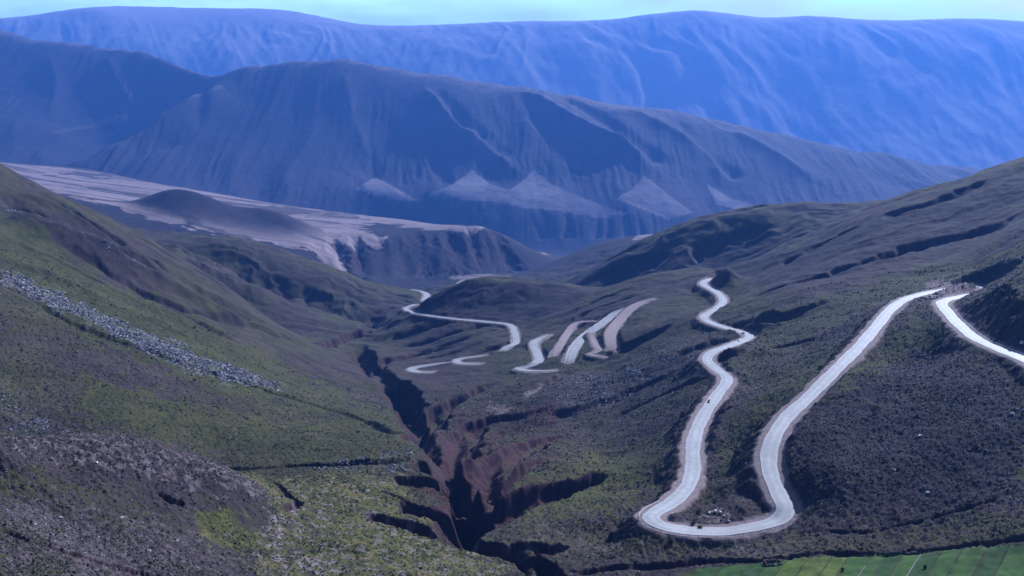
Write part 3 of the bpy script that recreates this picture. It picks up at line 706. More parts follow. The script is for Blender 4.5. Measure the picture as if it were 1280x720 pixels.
# ------------------------------------------------------------------ ground objects
idx = np.arange(NA * NB).reshape(NB, NA)
def ground(name, r0, r1, mat):
    V = np.stack([X[r0:r1].ravel(), Y[r0:r1].ravel(), Z[r0:r1].ravel()], 1)
    ii = np.arange((r1 - r0) * NA).reshape(r1 - r0, NA)
    Fq = np.stack([ii[:-1, :-1].ravel(), ii[:-1, 1:].ravel(), ii[1:, 1:].ravel(), ii[1:, :-1].ravel()], 1)
    o = raw_mesh(name, V, Fq, mat)
    one = np.ones((r1 - r0) * NA)
    f = lambda a: np.clip(a[r0:r1].ravel(), 0, 1)
    set_attr(o.data, 'cover', np.stack([f(GREEN) - f(BROWN), f(PALE), f(EARTH), f(SOIL)], 1))
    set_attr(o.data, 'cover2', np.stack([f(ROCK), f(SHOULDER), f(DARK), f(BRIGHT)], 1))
    o['kind'] = 'structure'
    return o
rB1 = int(np.searchsorted(GB, B1 - 1e-6)); rB2 = int(np.searchsorted(GB, B2 - 1e-6))
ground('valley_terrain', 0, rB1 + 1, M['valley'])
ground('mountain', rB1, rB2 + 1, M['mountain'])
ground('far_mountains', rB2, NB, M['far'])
# the slope the photographer stands on, down to the first surveyed row
xs = np.linspace(-1, 1, 60); ts = np.linspace(0, 1, 40)
V = []
for tt in ts:
    yy = -60 + (Y[0, 0] + 60) * tt
    for j, s in enumerate(xs):
        x = s * GA[-1] * Y[0, 0]
        ze = np.interp(x, X[0], Z[0]); z0 = -2.2 + 0.0 * s
        top = z0 + (ze - z0) * max(0, (yy + 0) / Y[0, 0]) if yy > 0 else z0 - yy * .05
        V.append((x, yy, top - (1.5 * abs(math.sin(x * .05 + yy * .03)) if 0.02 < tt < .98 else 0)))
V = np.array(V); ii = np.arange(len(ts) * len(xs)).reshape(len(ts), len(xs))
o = raw_mesh('near_slope', V, np.stack([ii[:-1, :-1].ravel(), ii[:-1, 1:].ravel(), ii[1:, 1:].ravel(), ii[1:, :-1].ravel()], 1), M['valley'])
o['kind'] = 'structure'

def ribbon(name, p, hw, mat, lift, taper=''):
    d = np.gradient(p[:, :2], axis=0); d /= np.linalg.norm(d, axis=1)[:, None] + 1e-9
    nrm = np.stack([-d[:, 1], d[:, 0]], 1)
    hw = hw * (1 + .05 * np.sin(np.arange(len(p)) * .37) + .04 * np.sin(np.arange(len(p)) * 1.13 + 1))
    cs = np.linspace(-1, 1, 9)
    L_ = np.arange(len(p)); tap = np.clip(L_ / 8 + .15, .15, 1) if 'a' in taper else np.ones(len(p))
    if 'b' in taper: tap = np.minimum(tap, np.clip((len(p) - 1 - L_) / 8 + .15, .15, 1))
    V = []; ac = []
    for c_ in cs:
        V.append(np.column_stack([p[:, :2] + nrm * (hw * c_ * tap)[:, None], p[:, 2] + lift + .06 * (1 - c_ * c_)])); ac.append(np.full(len(p), c_))
    V = np.stack(V, 1).reshape(-1, 3); ac = np.stack(ac, 1).ravel()
    ii = np.arange(len(p) * 9).reshape(len(p), 9)
    Fq = np.stack([ii[:-1, :-1].ravel(), ii[1:, :-1].ravel(), ii[1:, 1:].ravel(), ii[:-1, 1:].ravel()], 1)[:, ::-1]
    o = raw_mesh(name, V, Fq, mat)
    at = o.data.attributes.new('across', 'FLOAT', 'POINT'); at.data.foreach_set('value', ac.astype(np.float32))
    o['kind'] = 'structure'
    return o
for k, (p, hw, sh) in roads.items():
    ribbon('gravel_track' if k[0] == 'T' else 'road', p, hw, M['track'] if k[0] == 'T' else M['road'], .05 if k == 'MAIN' else .12, {'C': 'a', 'D': 'ab', 'H': 'ab', 'I': 'ab', 'T1': 'a', 'T2': 'ab', 'T3': 'ab'}.get(k, ''))

# ------------------------------------------------------------------ reading the finished ground
QF = Z / Y
def zat(x, y):
    """height of the finished ground"""
    a = np.asarray(x, float) / y; b = np.log(np.asarray(y, float))
    ia = np.clip(np.searchsorted(GA, a) - 1, 0, NA - 2); ib = np.clip(np.searchsorted(GB, b) - 1, 0, NB - 2)
    ta = (a - GA[ia]) / (GA[ia + 1] - GA[ia]); tb = (b - GB[ib]) / (GB[ib + 1] - GB[ib])
    z = lambda i, j: QF[i, j]
    return ((z(ib, ia) * (1 - ta) + z(ib, ia + 1) * ta) * (1 - tb) + (z(ib + 1, ia) * (1 - ta) + z(ib + 1, ia + 1) * ta) * tb) * y
def spot(u, v, ymin=210, ymax=4000):
    """where the sight line through (u, v) meets the finished ground"""
    a, q = ray(u, v); ys = np.exp(np.linspace(math.log(ymin), math.log(ymax), 6000))
    g = zat(float(a) * ys, ys) - float(q) * ys
    k = int(np.argmax(g >= 0))
    if g[k] < 0: k = int(np.argmax(g / ys))
    return float(a) * ys[k], ys[k], float(zat(np.array([float(a) * ys[k]]), np.array([ys[k]]))[0])
def pix(p):
    d = p[:, 1] * CP - p[:, 2] * SP
    return 640 + p[:, 0] / d * F, 360 - (p[:, 1] * SP + p[:, 2] * CP) / d * F
def nearest(path, u, v):
    pu, pv = pix(path); return int(np.argmin((pu - u) ** 2 + (pv - v) ** 2))

# ------------------------------------------------------------------ fields at the foot of the slope
def terrain_sheet(name, corners, mat, n=26, m_=26, lift=.10):
    """a sheet draped on the ground between four map points"""
    c = np.array(corners, float)
    s, t = np.meshgrid(np.linspace(0, 1, n), np.linspace(0, 1, m_))
    xy = (c[0] * ((1 - s) * (1 - t))[..., None] + c[1] * (s * (1 - t))[..., None] + c[2] * (s * t)[..., None] + c[3] * ((1 - s) * t)[..., None])
    z = zat(xy[..., 0], xy[..., 1]) + lift
    V = np.concatenate([xy, z[..., None]], 2).reshape(-1, 3)
    ii = np.arange(n * m_).reshape(m_, n)
    Fq = np.stack([ii[:-1, :-1].ravel(), ii[:-1, 1:].ravel(), ii[1:, 1:].ravel(), ii[1:, :-1].ravel()], 1)
    o = raw_mesh(name, V, Fq, mat); o['kind'] = 'structure'; return o
def crop(name, lo, hi):
    t = NT(name); n = t.noise(.5, 4, .65); n2 = t.noise(3.0, 2)
    c = t.mix(t.math('MULTIPLY', t.g(n2, .5, .7), .5), t.ramp(n, [(.3, lo), (.7, hi)]), tuple(x * .5 for x in lo))
    nrow = t.noise(.16, 3, .5); c = t.mix(t.math('MULTIPLY', t.g(nrow, .42, .62), .55), c, tuple(x * .55 for x in lo))
    t.bump(n2, .6, .2); return t.out(c, .9, .1)
CROPS = [crop('crop_green', (.034, .074, .010), (.056, .11, .014)), crop('crop_lime', (.065, .095, .010), (.10, .13, .016)),
         crop('crop_dark', (.022, .052, .009), (.038, .078, .013)), crop('crop_stubble', (.030, .032, .014), (.046, .040, .02))]
M['ditch'] = plain('ditch_gravel', (.17, .16, .14), .9, 0, .3, 1.5, .2)
edge_top = lambda u: np.interp(u, [840, 900, 960, 1000, 1100, 1200, 1340], [712, 709, 704, 699, 692, 686, 677])
us = [872, 905, 938, 962, 985, 1012, 1040, 1064, 1092, 1110, 1132, 1154, 1180, 1204, 1236, 1262, 1300, 1340]
kinds = [2, 0, 2, 0, 1, 1, 1, 0, 0, 2, 0, 2, 0, 0, 2, 0, 2]
def flat(u, v):
    x, y, z = spot(u, v, 250, 420); return (x, y)
for k in range(len(us) - 1):
    u0, u1 = us[k] + 1.3, us[k + 1] - 1.3
    tl, tr = flat(u0, edge_top(u0)), flat(u1, edge_top(u1))
    bl, br = flat(u0 - 34, 742), flat(u1 - 34, 742)
    terrain_sheet('field', [bl, br, tr, tl], CROPS[kinds[k]])
for u_, f0, f1, hw_ in ((1092, .3, 1, .35), (1154, .1, 1, .5)):
    k = us.index(u_); a_, b_ = np.array(flat(u_, edge_top(u_))), np.array(flat(u_ - 34, 742))
    p_, q_ = a_ + (b_ - a_) * f0, a_ + (b_ - a_) * f1
    terrain_sheet('field_ditch', [(q_[0] - hw_ / 2, q_[1]), (q_[0] + hw_ / 2, q_[1]), (p_[0] + hw_ / 2, p_[1]), (p_[0] - hw_ / 2, p_[1])], M['ditch'], 3, 40, .104)

# ------------------------------------------------------------------ low scrub and loose stones (nobody could count them)
def scatter(name, n, kind, mat, size, seed, wfun, ymax=1150):
    r = np.random.default_rng(seed)
    i1 = int(np.searchsorted(GB, math.log(ymax)))
    jj0, jj1 = np.searchsorted(GA, [-.62, .62])
    got = []
    while sum(map(len, got)) < n:
        i = r.integers(0, i1, 60000); j = r.integers(jj0, jj1, 60000)
        w = wfun(i, j)
        keep = r.random(60000) < w
        got.append(np.stack([i[keep], j[keep]], 1))
    ij = np.concatenate(got)[:n]
    a = GA[ij[:, 0] * 0 + ij[:, 1]] + r.uniform(-.0006, .0006, n); y = np.exp(GB[ij[:, 0]] + r.uniform(-.0011, .0011, n))
    x = a * y; z = zat(x, y)
    s = size[0] + (size[1] - size[0]) * r.random(n) ** 2.2
    s *= np.clip(y / 520, .8, 1.5)
    rot = r.uniform(0, 6.283, n)
    if kind == 'scrub':
        ring = [(math.cos(k * 1.2566), math.sin(k * 1.2566)) for k in range(5)]
        tmpl = np.array([(cx, cy, -.15) for cx, cy in ring] + [(cx * .75, cy * .75, .32) for cx, cy in ring] + [(0, 0, .5)])
        fc = [(k, (k + 1) % 5, 5 + k) for k in range(5)] + [((k + 1) % 5, 5 + (k + 1) % 5, 5 + k) for k in range(5)] + [(5 + k, 5 + (k + 1) % 5, 10) for k in range(5)]
        jit = .34
    else:
        tmpl = np.array([(1, 0, 0), (0, 1, 0), (-1, 0, 0), (0, -1, 0), (.3, .2, .6), (-.3, .1, .5), (0, 0, -.4)])
        fc = [(0, 1, 4), (1, 5, 4), (1, 2, 5), (2, 3, 5), (3, 4, 5), (3, 0, 4), (1, 0, 6), (2, 1, 6), (3, 2, 6), (0, 3, 6)]
        jit = .30
    k = len(tmpl)
    v = tmpl[None] + r.normal(0, jit * .6, (n, k, 3))
    cx, sx = np.cos(rot)[:, None], np.sin(rot)[:, None]
    ax = r.uniform(.7, 1.3, n)[:, None]
    vx = (v[..., 0] * cx - v[..., 1] * sx) * s[:, None] * ax; vy = (v[..., 0] * sx + v[..., 1] * cx) * s[:, None]
    vz = v[..., 2] * s[:, None] * r.uniform(.7, 1.2, n)[:, None]
    V = np.stack([vx + x[:, None], vy + y[:, None], vz + z[:, None]], 2).reshape(-1, 3)
    Fq = (np.array(fc)[None] + (np.arange(n) * k)[:, None, None]).reshape(-1, 3)
    o = raw_mesh(name, V, Fq, mat, smooth=False)
    tone = np.repeat(r.random(n), k)
    set_attr(o.data, 'tone', np.stack([tone, np.repeat(r.random(n), k), tone, tone * 0 + 1], 1))
    o['kind'] = 'stuff'; return o
def tone_mat(name, stops):
    t = NT(name); at = t.add('ShaderNodeVertexColor', layer_name='tone'); sep = t.add('ShaderNodeSeparateColor'); t.link(at.outputs['Color'], sep.inputs['Color'])
    n = t.noise(2.5, 3, .6)
    f = t.math('ADD', t.math('MULTIPLY', sep.outputs['Red'], .85), t.math('MULTIPLY', n, .15))
    return t.out(t.ramp(f, stops), .95, .08)
ok = lambda i, j: (FIELD[i, j] < .5) & (SHOULDER[i, j] < .05) & (EARTH[i, j] < .5)
scrub_m = tone_mat('scrub_leaves', [(0, (.010, .013, .008)), (.35, (.022, .026, .013)), (.7, (.045, .048, .021)), (.9, (.085, .080, .036)), (1, (.15, .13, .07))])
stone_m = tone_mat('loose_stone', [(0, (.030, .024, .027)), (.6, (.065, .055, .058)), (.88, (.13, .118, .12)), (.965, (.30, .29, .29)), (1, (.46, .45, .45))])
NG = fbm(X[:1100] / 30, Y[:1100] / 30, 3, 131)
scatter('scrub', 95000, 'scrub', scrub_m, (.18, .75), 11, lambda i, j: ok(i, j) * np.clip(.22 + 1.5 * NG[i, j] - .6 * ROCK[i, j], .03, 1) * (PALE[i, j] < .3) * (1 - .5 * sstep(560, 900, Y[i, j])) * (1 - .45 * (X[i, j] < -20) * (Y[i, j] > 500)), 950)
scatter('loose_stones', 80000, 'stone', stone_m, (.2, .85), 12, lambda i, j: ok(i, j) * np.clip(.22 - .4 * NG[i, j] + .6 * BROWN[i, j] - .3 * GREEN[i, j] + .9 * PALE[i, j], .02, 1), 900)
RK = ROCK[:1100].copy()
for _ in range(20): RK[1:-1, 1:-1] = (RK[1:-1, 1:-1] + RK[:-2, 1:-1] + RK[2:, 1:-1] + RK[1:-1, :-2] + RK[1:-1, 2:]) / 5
NR = fbm(X[:1100] / 14, Y[:1100] / 14, 3, 181)
scree_m = tone_mat('scree_stone', [(0, (.04, .037, .04)), (.45, (.10, .096, .10)), (.8, (.24, .235, .24)), (.93, (.45, .44, .45)), (1, (.62, .61, .62))])
scatter('scree', 27000, 'stone', scree_m, (.18, .95), 13, lambda i, j: (RK[i, j] > .12) * (SHOULDER[i, j] < .05) * np.clip(RK[i, j] * 1.5 + 1.5 * NR[i, j] - .6, .012, 1), 1300)

# ------------------------------------------------------------------ things
def tag(o, label, cat, group=None):
    o['label'] = label; o['category'] = cat
    if group: o['group'] = group
    return o
def empty(name, loc, rz=0):
    o = bpy.data.objects.new(name, None); col.objects.link(o); o.location = loc; o.rotation_euler = (0, 0, rz); return o
def tree_copy(o, parent=None):
    c = o.copy(); col.objects.link(c)
    if parent: c.parent = parent
    for ch in list(o.children): tree_copy(ch, c)
    return c
import bmesh
def bm_obj(name, bm, mat, parent=None, smooth=False):
    me = bpy.data.meshes.new(name); bm.normal_update(); bm.to_mesh(me); bm.free(); me.materials.append(mat)
    if smooth: me.polygons.foreach_set('use_smooth', [True] * len(me.polygons))
    o = bpy.data.objects.new(name, me); col.objects.link(o)
    if parent: o.parent = parent
    return o
def box(bm, c, s, rz=0.0):
    r = bmesh.ops.create_cube(bm, size=1)['verts']
    for v in r:
        x, y, z = v.co.x * s[0], v.co.y * s[1], v.co.z * s[2]
        v.co = (c[0] + x * math.cos(rz) - y * math.sin(rz), c[1] + x * math.sin(rz) + y * math.cos(rz), c[2] + z)
    return r

M['steel'] = plain('pale_steel', (.70, .71, .72), .45, .1, .12, 2.0)
M['post'] = plain('weathered_post', (.10, .085, .08), .7, 0, .3, 4.0)
M['tyre'] = plain('tyre_rubber', (.02, .02, .022), .85)
M['rim'] = plain('wheel_rim', (.5, .5, .5), .35, .8)
M['glass'] = plain('dark_window', (.015, .018, .022), .08, 0, .2, 1.0, .8)
M['lamp'] = plain('lamp_lens', (.75, .75, .72), .15)
M['tail'] = plain('tail_lens', (.35, .02, .02), .2)

def lathe_x(bm, cx, cy, cz, prof, n=20):
    """ring profile (radius, x) about the x axis"""
    rings = [[bm.verts.new((cx + px, cy + r * math.cos(2 * math.pi * k / n), cz + r * math.sin(2 * math.pi * k / n))) for k in range(n)] for r, px in prof]
    for a, b in zip(rings[:-1], rings[1:]):
        for k in range(n): bm.faces.new((a[k], a[(k + 1) % n], b[(k + 1) % n], b[k]))
    bm.faces.new(rings[0][::-1]); bm.faces.new(rings[-1])

def make_car(paint_m, loc, rz, label):
    t = empty('car', loc, rz); tag(t, label, 'car')
    # body: cross sections along y (front is +y), shoulders tucked in
    bm = bmesh.new()
    st = [(-2.1, .45, .78, .74), (-2.0, .28, .92, .84), (-1.3, .2, .95, .87), (-.3, .2, .95, .88), (.8, .2, .93, .88), (1.5, .22, .84, .86), (1.98, .28, .70, .80), (2.1, .42, .60, .70)]
    rings = []
    for y, zb, zt, hw in st:
        rings.append([bm.verts.new(p) for p in ((-hw * .92, y, zb), (-hw, y, zb + .16), (-hw, y, zt - .14), (-hw * .88, y, zt), (hw * .88, y, zt), (hw, y, zt - .14), (hw, y, zb + .16), (hw * .92, y, zb))])
    for a, b in zip(rings[:-1], rings[1:]):
        for k in range(8): bm.faces.new((a[k], b[k], b[(k + 1) % 8], a[(k + 1) % 8]))
    bm.faces.new(rings[0]); bm.faces.new(rings[-1][::-1])
    bmesh.ops.recalc_face_normals(bm, faces=bm.faces)
    bm_obj('body', bm, paint_m, t, True)
    bm = bmesh.new()          # glasshouse
    lo = [(-1.75, .76), (1.05, .76)]; hi = [(-1.45, .58), (.2, .6)]
    v = [bm.verts.new((sx * h, y, z)) for (y, h), z in ((lo[0], .92), (lo[1], .9), (hi[0], 1.4), (hi[1], 1.43)) for sx in (-1, 1)]
    for q_ in ((0, 2, 6, 4), (1, 5, 7, 3), (2, 3, 7, 6), (0, 4, 5, 1), (4, 6, 7, 5)): bm.faces.new([v[i] for i in q_])
    bmesh.ops.recalc_face_normals(bm, faces=bm.faces); bm_obj('window', bm, M['glass'], t)
    bm = bmesh.new(); v = box(bm, (0, -.62, 1.445), (1.16, 1.6, .06)); bmesh.ops.bevel(bm, geom=bm.edges[:], offset=.025, segments=2, affect='EDGES'); bm_obj('roof', bm, paint_m, t)
    for sx in (-1, 1):
        for y in (-1.3, 1.3):
            bm = bmesh.new(); lathe_x(bm, sx * .76, y, .32, [(.2, -.1), (.3, -.11), (.32, -.06), (.32, .06), (.3, .11), (.2, .1)])
            wh = bm_obj('wheel', bm, M['tyre'], t, True)
            bm = bmesh.new(); lathe_x(bm, sx * .865, y, .32, [(.19, -.012), (.17, .012), (.05, .016)], 16); bm_obj('rim', bm, M['rim'], wh)
        for y, nm, mm in ((2.07, 'headlight', M['lamp']), (-2.1, 'tail_light', M['tail'])):
            bm = bmesh.new(); box(bm, (sx * .56, y, .64), (.3, .06, .13)); bmesh.ops.bevel(bm, geom=bm.edges[:], offset=.02, segments=2, affect='EDGES'); bm_obj(nm, bm, mm, t)
    for y in (2.09, -2.11):
        bm = bmesh.new(); box(bm, (0, y, .46), (1.35, .08, .14)); bmesh.ops.bevel(bm, geom=bm.edges[:], offset=.02, segments=2, affect='EDGES'); bm_obj('bumper', bm, M['post'], t)
    return t
mp = roads['MAIN'][0]
def on_road(u, v, lane):
    i = nearest(mp, u, v); d = mp[min(i + 1, len(mp) - 1)] - mp[i - 1]
    rz = math.atan2(d[1], d[0]) - math.pi / 2; n_ = np.array([d[1], -d[0]]) / math.hypot(d[0], d[1])
    return (mp[i, 0] + n_[0] * lane, mp[i, 1] + n_[1] * lane, mp[i, 2] + .11), rz
loc, rz = on_road(891, 505, -1.9); make_car(plain('dark_paint', (.014, .016, .024), .28, 0, .1, 1, .5), loc, rz + math.pi, 'small dark car on the left-hand road, alone on the long straight below the bends')
loc, rz = on_road(931, 420, -2.2); make_car(plain('white_paint', (.8, .8, .8), .3, 0, .05, 1, .5), loc, rz, 'white car at the apex of the sharp bend, ahead of the silver car')
loc, rz = on_road(927, 426.5, -1.9); make_car(plain('silver_paint', (.6, .6, .58), .3, .4, .05, 1, .5), loc, rz, 'silver car just leaving the sharp bend, close behind the white car')

def guard_rail(path, i0, i1, off, label, step=4.0):
    p = path[min(i0, i1):max(i0, i1) + 1]
    d = np.gradient(p[:, :2], axis=0); d /= np.linalg.norm(d, axis=1)[:, None]
    q_ = np.column_stack([p[:, :2] + np.stack([d[:, 1], -d[:, 0]], 1) * off, p[:, 2] - .1])
    q_ = resample(q_, 2.0); c = q_.mean(0); q_ = q_ - c
    t = empty('guard_rail', tuple(c)); tag(t, label, 'guard rail')
    d = np.gradient(q_[:, :2], axis=0); d /= np.linalg.norm(d, axis=1)[:, None]; nr = np.stack([d[:, 1], -d[:, 0]], 1)
    prof = [(.0, .50), (.07, .58), (.0, .66), (.07, .74), (.0, .84), (-.03, .84), (-.03, .50)]
    V = []
    for k in range(len(q_)):
        for o_, h in prof: V.append((*(q_[k, :2] - nr[k] * o_ * np.sign(off)), q_[k, 2] + h))
    n = len(prof); fs = [(k * n + j, k * n + (j + 1) % n, (k + 1) * n + (j + 1) % n, (k + 1) * n + j) for k in range(len(q_) - 1) for j in range(n)]
    fs += [tuple(range(n)), tuple((len(q_) - 1) * n + j for j in range(n))]
    link_mesh('rail', V, fs, M['steel'], t)
    post = None; cs = max(int(step / 2), 1, len(q_) // 90)
    for k in range(0, len(q_), cs):
        if post is None:
            bm = bmesh.new(); box(bm, (0, 0, .25), (.14, .16, 1.1)); bmesh.ops.bevel(bm, geom=bm.edges[:], offset=.012, segments=1, affect='EDGES')
            o_ = post = bm_obj('post', bm, M['post'], t)
        else: o_ = post.copy(); col.objects.link(o_); o_.parent = t
        o_.location = (q_[k, 0] + nr[k, 0] * .12 * np.sign(off), q_[k, 1] + nr[k, 1] * .12 * np.sign(off), q_[k, 2])
        o_.rotation_euler = (0, 0, math.atan2(d[k, 1], d[k, 0]))
    return t
guard_rail(mp, nearest(mp, 975, 648), nearest(mp, 838, 630), -5.6, 'steel guard rail on dark posts curving round the outside of the nearest hairpin')
guard_rail(mp, nearest(mp, 1150, 368), nearest(mp, 1104, 398), -6.0, 'short bright guard rail outside the road just before the upper right bend')
guard_rail(mp, nearest(mp, 1290, 455), nearest(mp, 1178, 383), 5.6, 'long low guard rail on the downhill edge of the upper right road')
cp = roads['C'][0]; guard_rail(cp, 0, len(cp) - 1, 4.8, 'white guard rail along the left edge of the wide straight road between two old tracks')
dp_ = roads['D'][0]; guard_rail(dp_, nearest(dp_, 673, 452), len(dp_) - 1, 4.2, 'white guard rail round the lower edge of the small bend in the valley')

# dry stone pens at the field edge
def stone_pen(u, v, w_, l_, h, label, rz):
    x, y, z = spot(u, v, 250, 450); t = empty('stone_pen', (x, y, z), rz); tag(t, label, 'stone pen')
    r = random.Random(int(u)); mt = plain('pen_stone', (.095, .075, .08), .95, 0, .45, 1.2, .1)
    for (cx, cy, lx, ly) in ((0, l_ / 2, w_, .6), (0, -l_ / 2, w_, .6), (-w_ / 2 + .3, 0, .6, l_ - .62), (w_ / 2 - .3, 0, .6, l_ - .62)):
        bm = bmesh.new(); long_x = lx > ly; n = int(max(lx, ly) / .55); L_ = max(lx, ly)
        for lev in range(int(h / .32) + 2):
            for k in range(n):
                if lev > int(h / .32) - 1 and r.random() < .35: continue
                s_ = -L_ / 2 + (k + .5 + .3 * (lev % 2)) * L_ / n
                bx_, by_ = (cx + s_, cy + r.uniform(-.06, .06)) if long_x else (cx + r.uniform(-.06, .06), cy + s_)
                vs_ = box(bm, (bx_, by_, lev * .32 - .25), (L_ / n * r.uniform(.85, 1.05), .5, .3) if long_x else (.5, L_ / n * r.uniform(.85, 1.05), .3), r.uniform(-.12, .12))
                for q_ in vs_: q_.co += Vector((r.uniform(-.05, .05), r.uniform(-.05, .05), r.uniform(-.04, .04)))
        bm_obj('wall', bm, mt, t)
    return t
from mathutils import Vector
stone_pen(966, 706, 7.0, 4.0, 1.5, 'larger dark stone pen at the upper edge of the green fields, below the hairpin', .12)
stone_pen(1137, 692, 4.2, 3.2, 1.3, 'smaller dark stone pen further right at the upper edge of the green fields', .15)

def boulder_mesh(seed):
    r = random.Random(seed); bm = bmesh.new(); bmesh.ops.create_icosphere(bm, subdivisions=3, radius=1)
    cuts = [(Vector((r.gauss(0, 1), r.gauss(0, 1), r.gauss(0, 1))).normalized(), r.uniform(.45, .8)) for _ in range(11)]
    for v in bm.verts:
        for n_, d_ in cuts:
            e = v.co.dot(n_) - d_
            if e > 0: v.co -= n_ * e * .92
        v.co *= 1 + .05 * math.sin(v.co.x * 9 + seed) * math.cos(v.co.y * 8 + v.co.z * 7)
        v.co.z *= .7
    return bm
M['pale_rock'] = plain('pale_rock', (.52, .49, .48), .9, 0, .25, 1.5, .15)
M['red_rock'] = plain('red_rock', (.16, .085, .075), .9, 0, .3, 1.5, .15)
protos = [bm_obj('boulder', boulder_mesh(s), M['pale_rock']) for s in (1, 2, 3, 4)]
used = set()
def boulder(u, v, size, label, group=None, ymin=210, mat=None):
    k = int(u * 7 + v) % 4
    o = protos[k]
    if k in used: o = o.copy(); col.objects.link(o)
    used.add(k)
    x, y, z = spot(u, v, ymin); o.location = (x, y, z + size * .3); o.scale = (size * 1.15, size * .9, size); o.rotation_euler = (.1, .15, u)
    tag(o, label, 'boulder', group); return o
for u, v, s in ((887, 642, 1.0), (894, 640, 1.2), (900, 641.5, 1.0), (905, 646, .8), (897, 648, .7), (911, 652, .7)):
    boulder(u, v, s, 'pale boulder on the gravel mound inside the nearest hairpin', 'boulders inside the hairpin')
for u, v, s, l in ((1150, 545.5, 1.1, 'bright white boulder midway down the dark stony slope, right of the nearest hairpin'),
                   (1265, 518, 1.2, 'white boulder on the dark slope at the right edge, below the upper right road'),
                   (1117, 588, 1.0, 'pale flat boulder low on the dark slope, just right of the shaded road bank'),
                   (1159, 617, 1.0, 'white boulder lowest on the dark stony slope, above the track line'),
                   (1277, 429, 1.6, 'large white boulder above the upper right road at the right edge'),
                   (153, 648, .9, 'white boulder at the foot of the brown mound in the left foreground'),
                   (76, 648, .8, 'white boulder on the stony strip in the left foreground corner'),
                   (222, 677, .7, 'small white boulder on the left foreground slope, right of the stony strip'),
                   (186, 690, .8, 'pale boulder beside the dark little scarp at the lower left'),
                   (121, 579, .8, 'white boulder on top of the brown mound in the left foreground')):
    boulder(u, v, s, l, 'lone white boulders')
bm = boulder_mesh(9)
rp = bm_obj('rock_block', bm, M['red_rock']); x, y, z = spot(1243, 427.5, 400); rp.location = (x, y, z + 1.1); rp.scale = (1.4, 1.2, 2.2)
tag(rp, 'squat reddish rock block on the shoulder of the upper right road, beside the bank shadow', 'rock')

# bushes
M['leaf'] = tone_mat('bush_leaves', [(0, (.025, .05, .012)), (.5, (.05, .09, .022)), (1, (.09, .13, .035))])
M['dry_leaf'] = tone_mat('dry_bush_leaves', [(0, (.06, .065, .012)), (.5, (.12, .125, .025)), (1, (.2, .19, .05))])
M['dark_leaf'] = tone_mat('dark_bush_leaves', [(0, (.012, .016, .01)), (.5, (.02, .026, .014)), (1, (.04, .045, .022))])
M['twig'] = plain('twig_bark', (.08, .06, .045), .9)
def bush(u, v, w_, h, mat, label, group=None, ymin=210):
    x, y, z = spot(u, v, ymin); t = empty('bush', (x, y, z)); tag(t, label, 'bush', group)
    r = np.random.default_rng(int(u * 10)); n = 420
    c = r.normal(0, 1, (n, 3)); c /= np.linalg.norm(c, axis=1)[:, None]; c *= r.random(n)[:, None] ** .4
    lump = 1 + .3 * np.sin(c[:, 0] * 5 + u) * np.cos(c[:, 1] * 4)
    c = c * lump[:, None] * np.array([w_ / 2, w_ / 2, h * .5]) + np.array([0, 0, h * .5])
    s = .16 * (w_ / 2) ** .4
    d1 = r.normal(0, 1, (n, 3)); d1 /= np.linalg.norm(d1, axis=1)[:, None]; d2 = np.cross(d1, r.normal(0, 1, (n, 3))); d2 /= np.linalg.norm(d2, axis=1)[:, None]
    V = np.stack([c - d1 * s, c + d2 * s * .5, c + d1 * s, c - d2 * s * .5], 1).reshape(-1, 3)
    o = raw_mesh('foliage', V, np.arange(n * 4).reshape(n, 4), mat, False); o.parent = t
    tone = np.repeat(r.random(n), 4); set_attr(o.data, 'tone', np.stack([tone, tone, tone, tone * 0 + 1], 1))
    bm = bmesh.new()
    for k in range(6):
        an = k * 1.05; tip = Vector((math.cos(an) * w_ * .32, math.sin(an) * w_ * .32, h * .7)); b0 = Vector((0, 0, -.2))
        sd_ = Vector((-math.sin(an), math.cos(an), 0)) * .04; up_ = Vector((math.cos(an), math.sin(an), 0)) * .04
        vs_ = [bm.verts.new(p) for p in (b0 + sd_, b0 + up_, b0 - sd_, tip)]
        for f_ in ((0, 1, 3), (1, 2, 3), (2, 0, 3), (0, 2, 1)): bm.faces.new([vs_[q_] for q_ in f_])
    bm_obj('stem', bm, M['twig'], t); return t
bush(873, 642, 2.8, 2.2, M['leaf'], 'round green bush on the gravel island inside the nearest hairpin, beside the pale boulders')
bush(866, 656, 2.2, 1.4, M['dark_leaf'], 'low dark bush at the inner road edge of the nearest hairpin, left one of two')
bush(875, 660, 2.6, 1.2, M['leaf'], 'low green bush at the inner road edge of the nearest hairpin, right one of two')
bush(838, 679, 3.4, 1.8, M['dark_leaf'], 'dark bush below the guard rail of the nearest hairpin')
bush(908, 683, 2.8, 1.2, M['leaf'], 'bright green bush on the open ground just below the nearest hairpin')
bush(902, 574, 3.2, 1.6, M['dry_leaf'], 'yellow-green bush on the slope between the two roads of the nearest hairpin')
bush(1095, 510, 4.6, 1.2, M['dry_leaf'], 'yellow bush on the dark stony slope below the upper right road')
bush(448, 541, 2.4, 1.4, M['dark_leaf'], 'dark bush on the green left hillside above the canyon')
bush(1053, 714, 1.2, 1.5, M['dark_leaf'], 'thin dark bush on a bank between lime green plots')
bush(1156, 711, 1.4, 1.6, M['dark_leaf'], 'dark bush on the pale bank between dark green plots, right of the smaller stone pen')
bush(243, 411, 5.0, 2.6, M['leaf'], 'green bush above the white scree band on the left hillside, left one of two', None, 600)
bush(262, 414, 4.4, 2.4, M['leaf'], 'green bush above the white scree band on the left hillside, right one of two', None, 600)
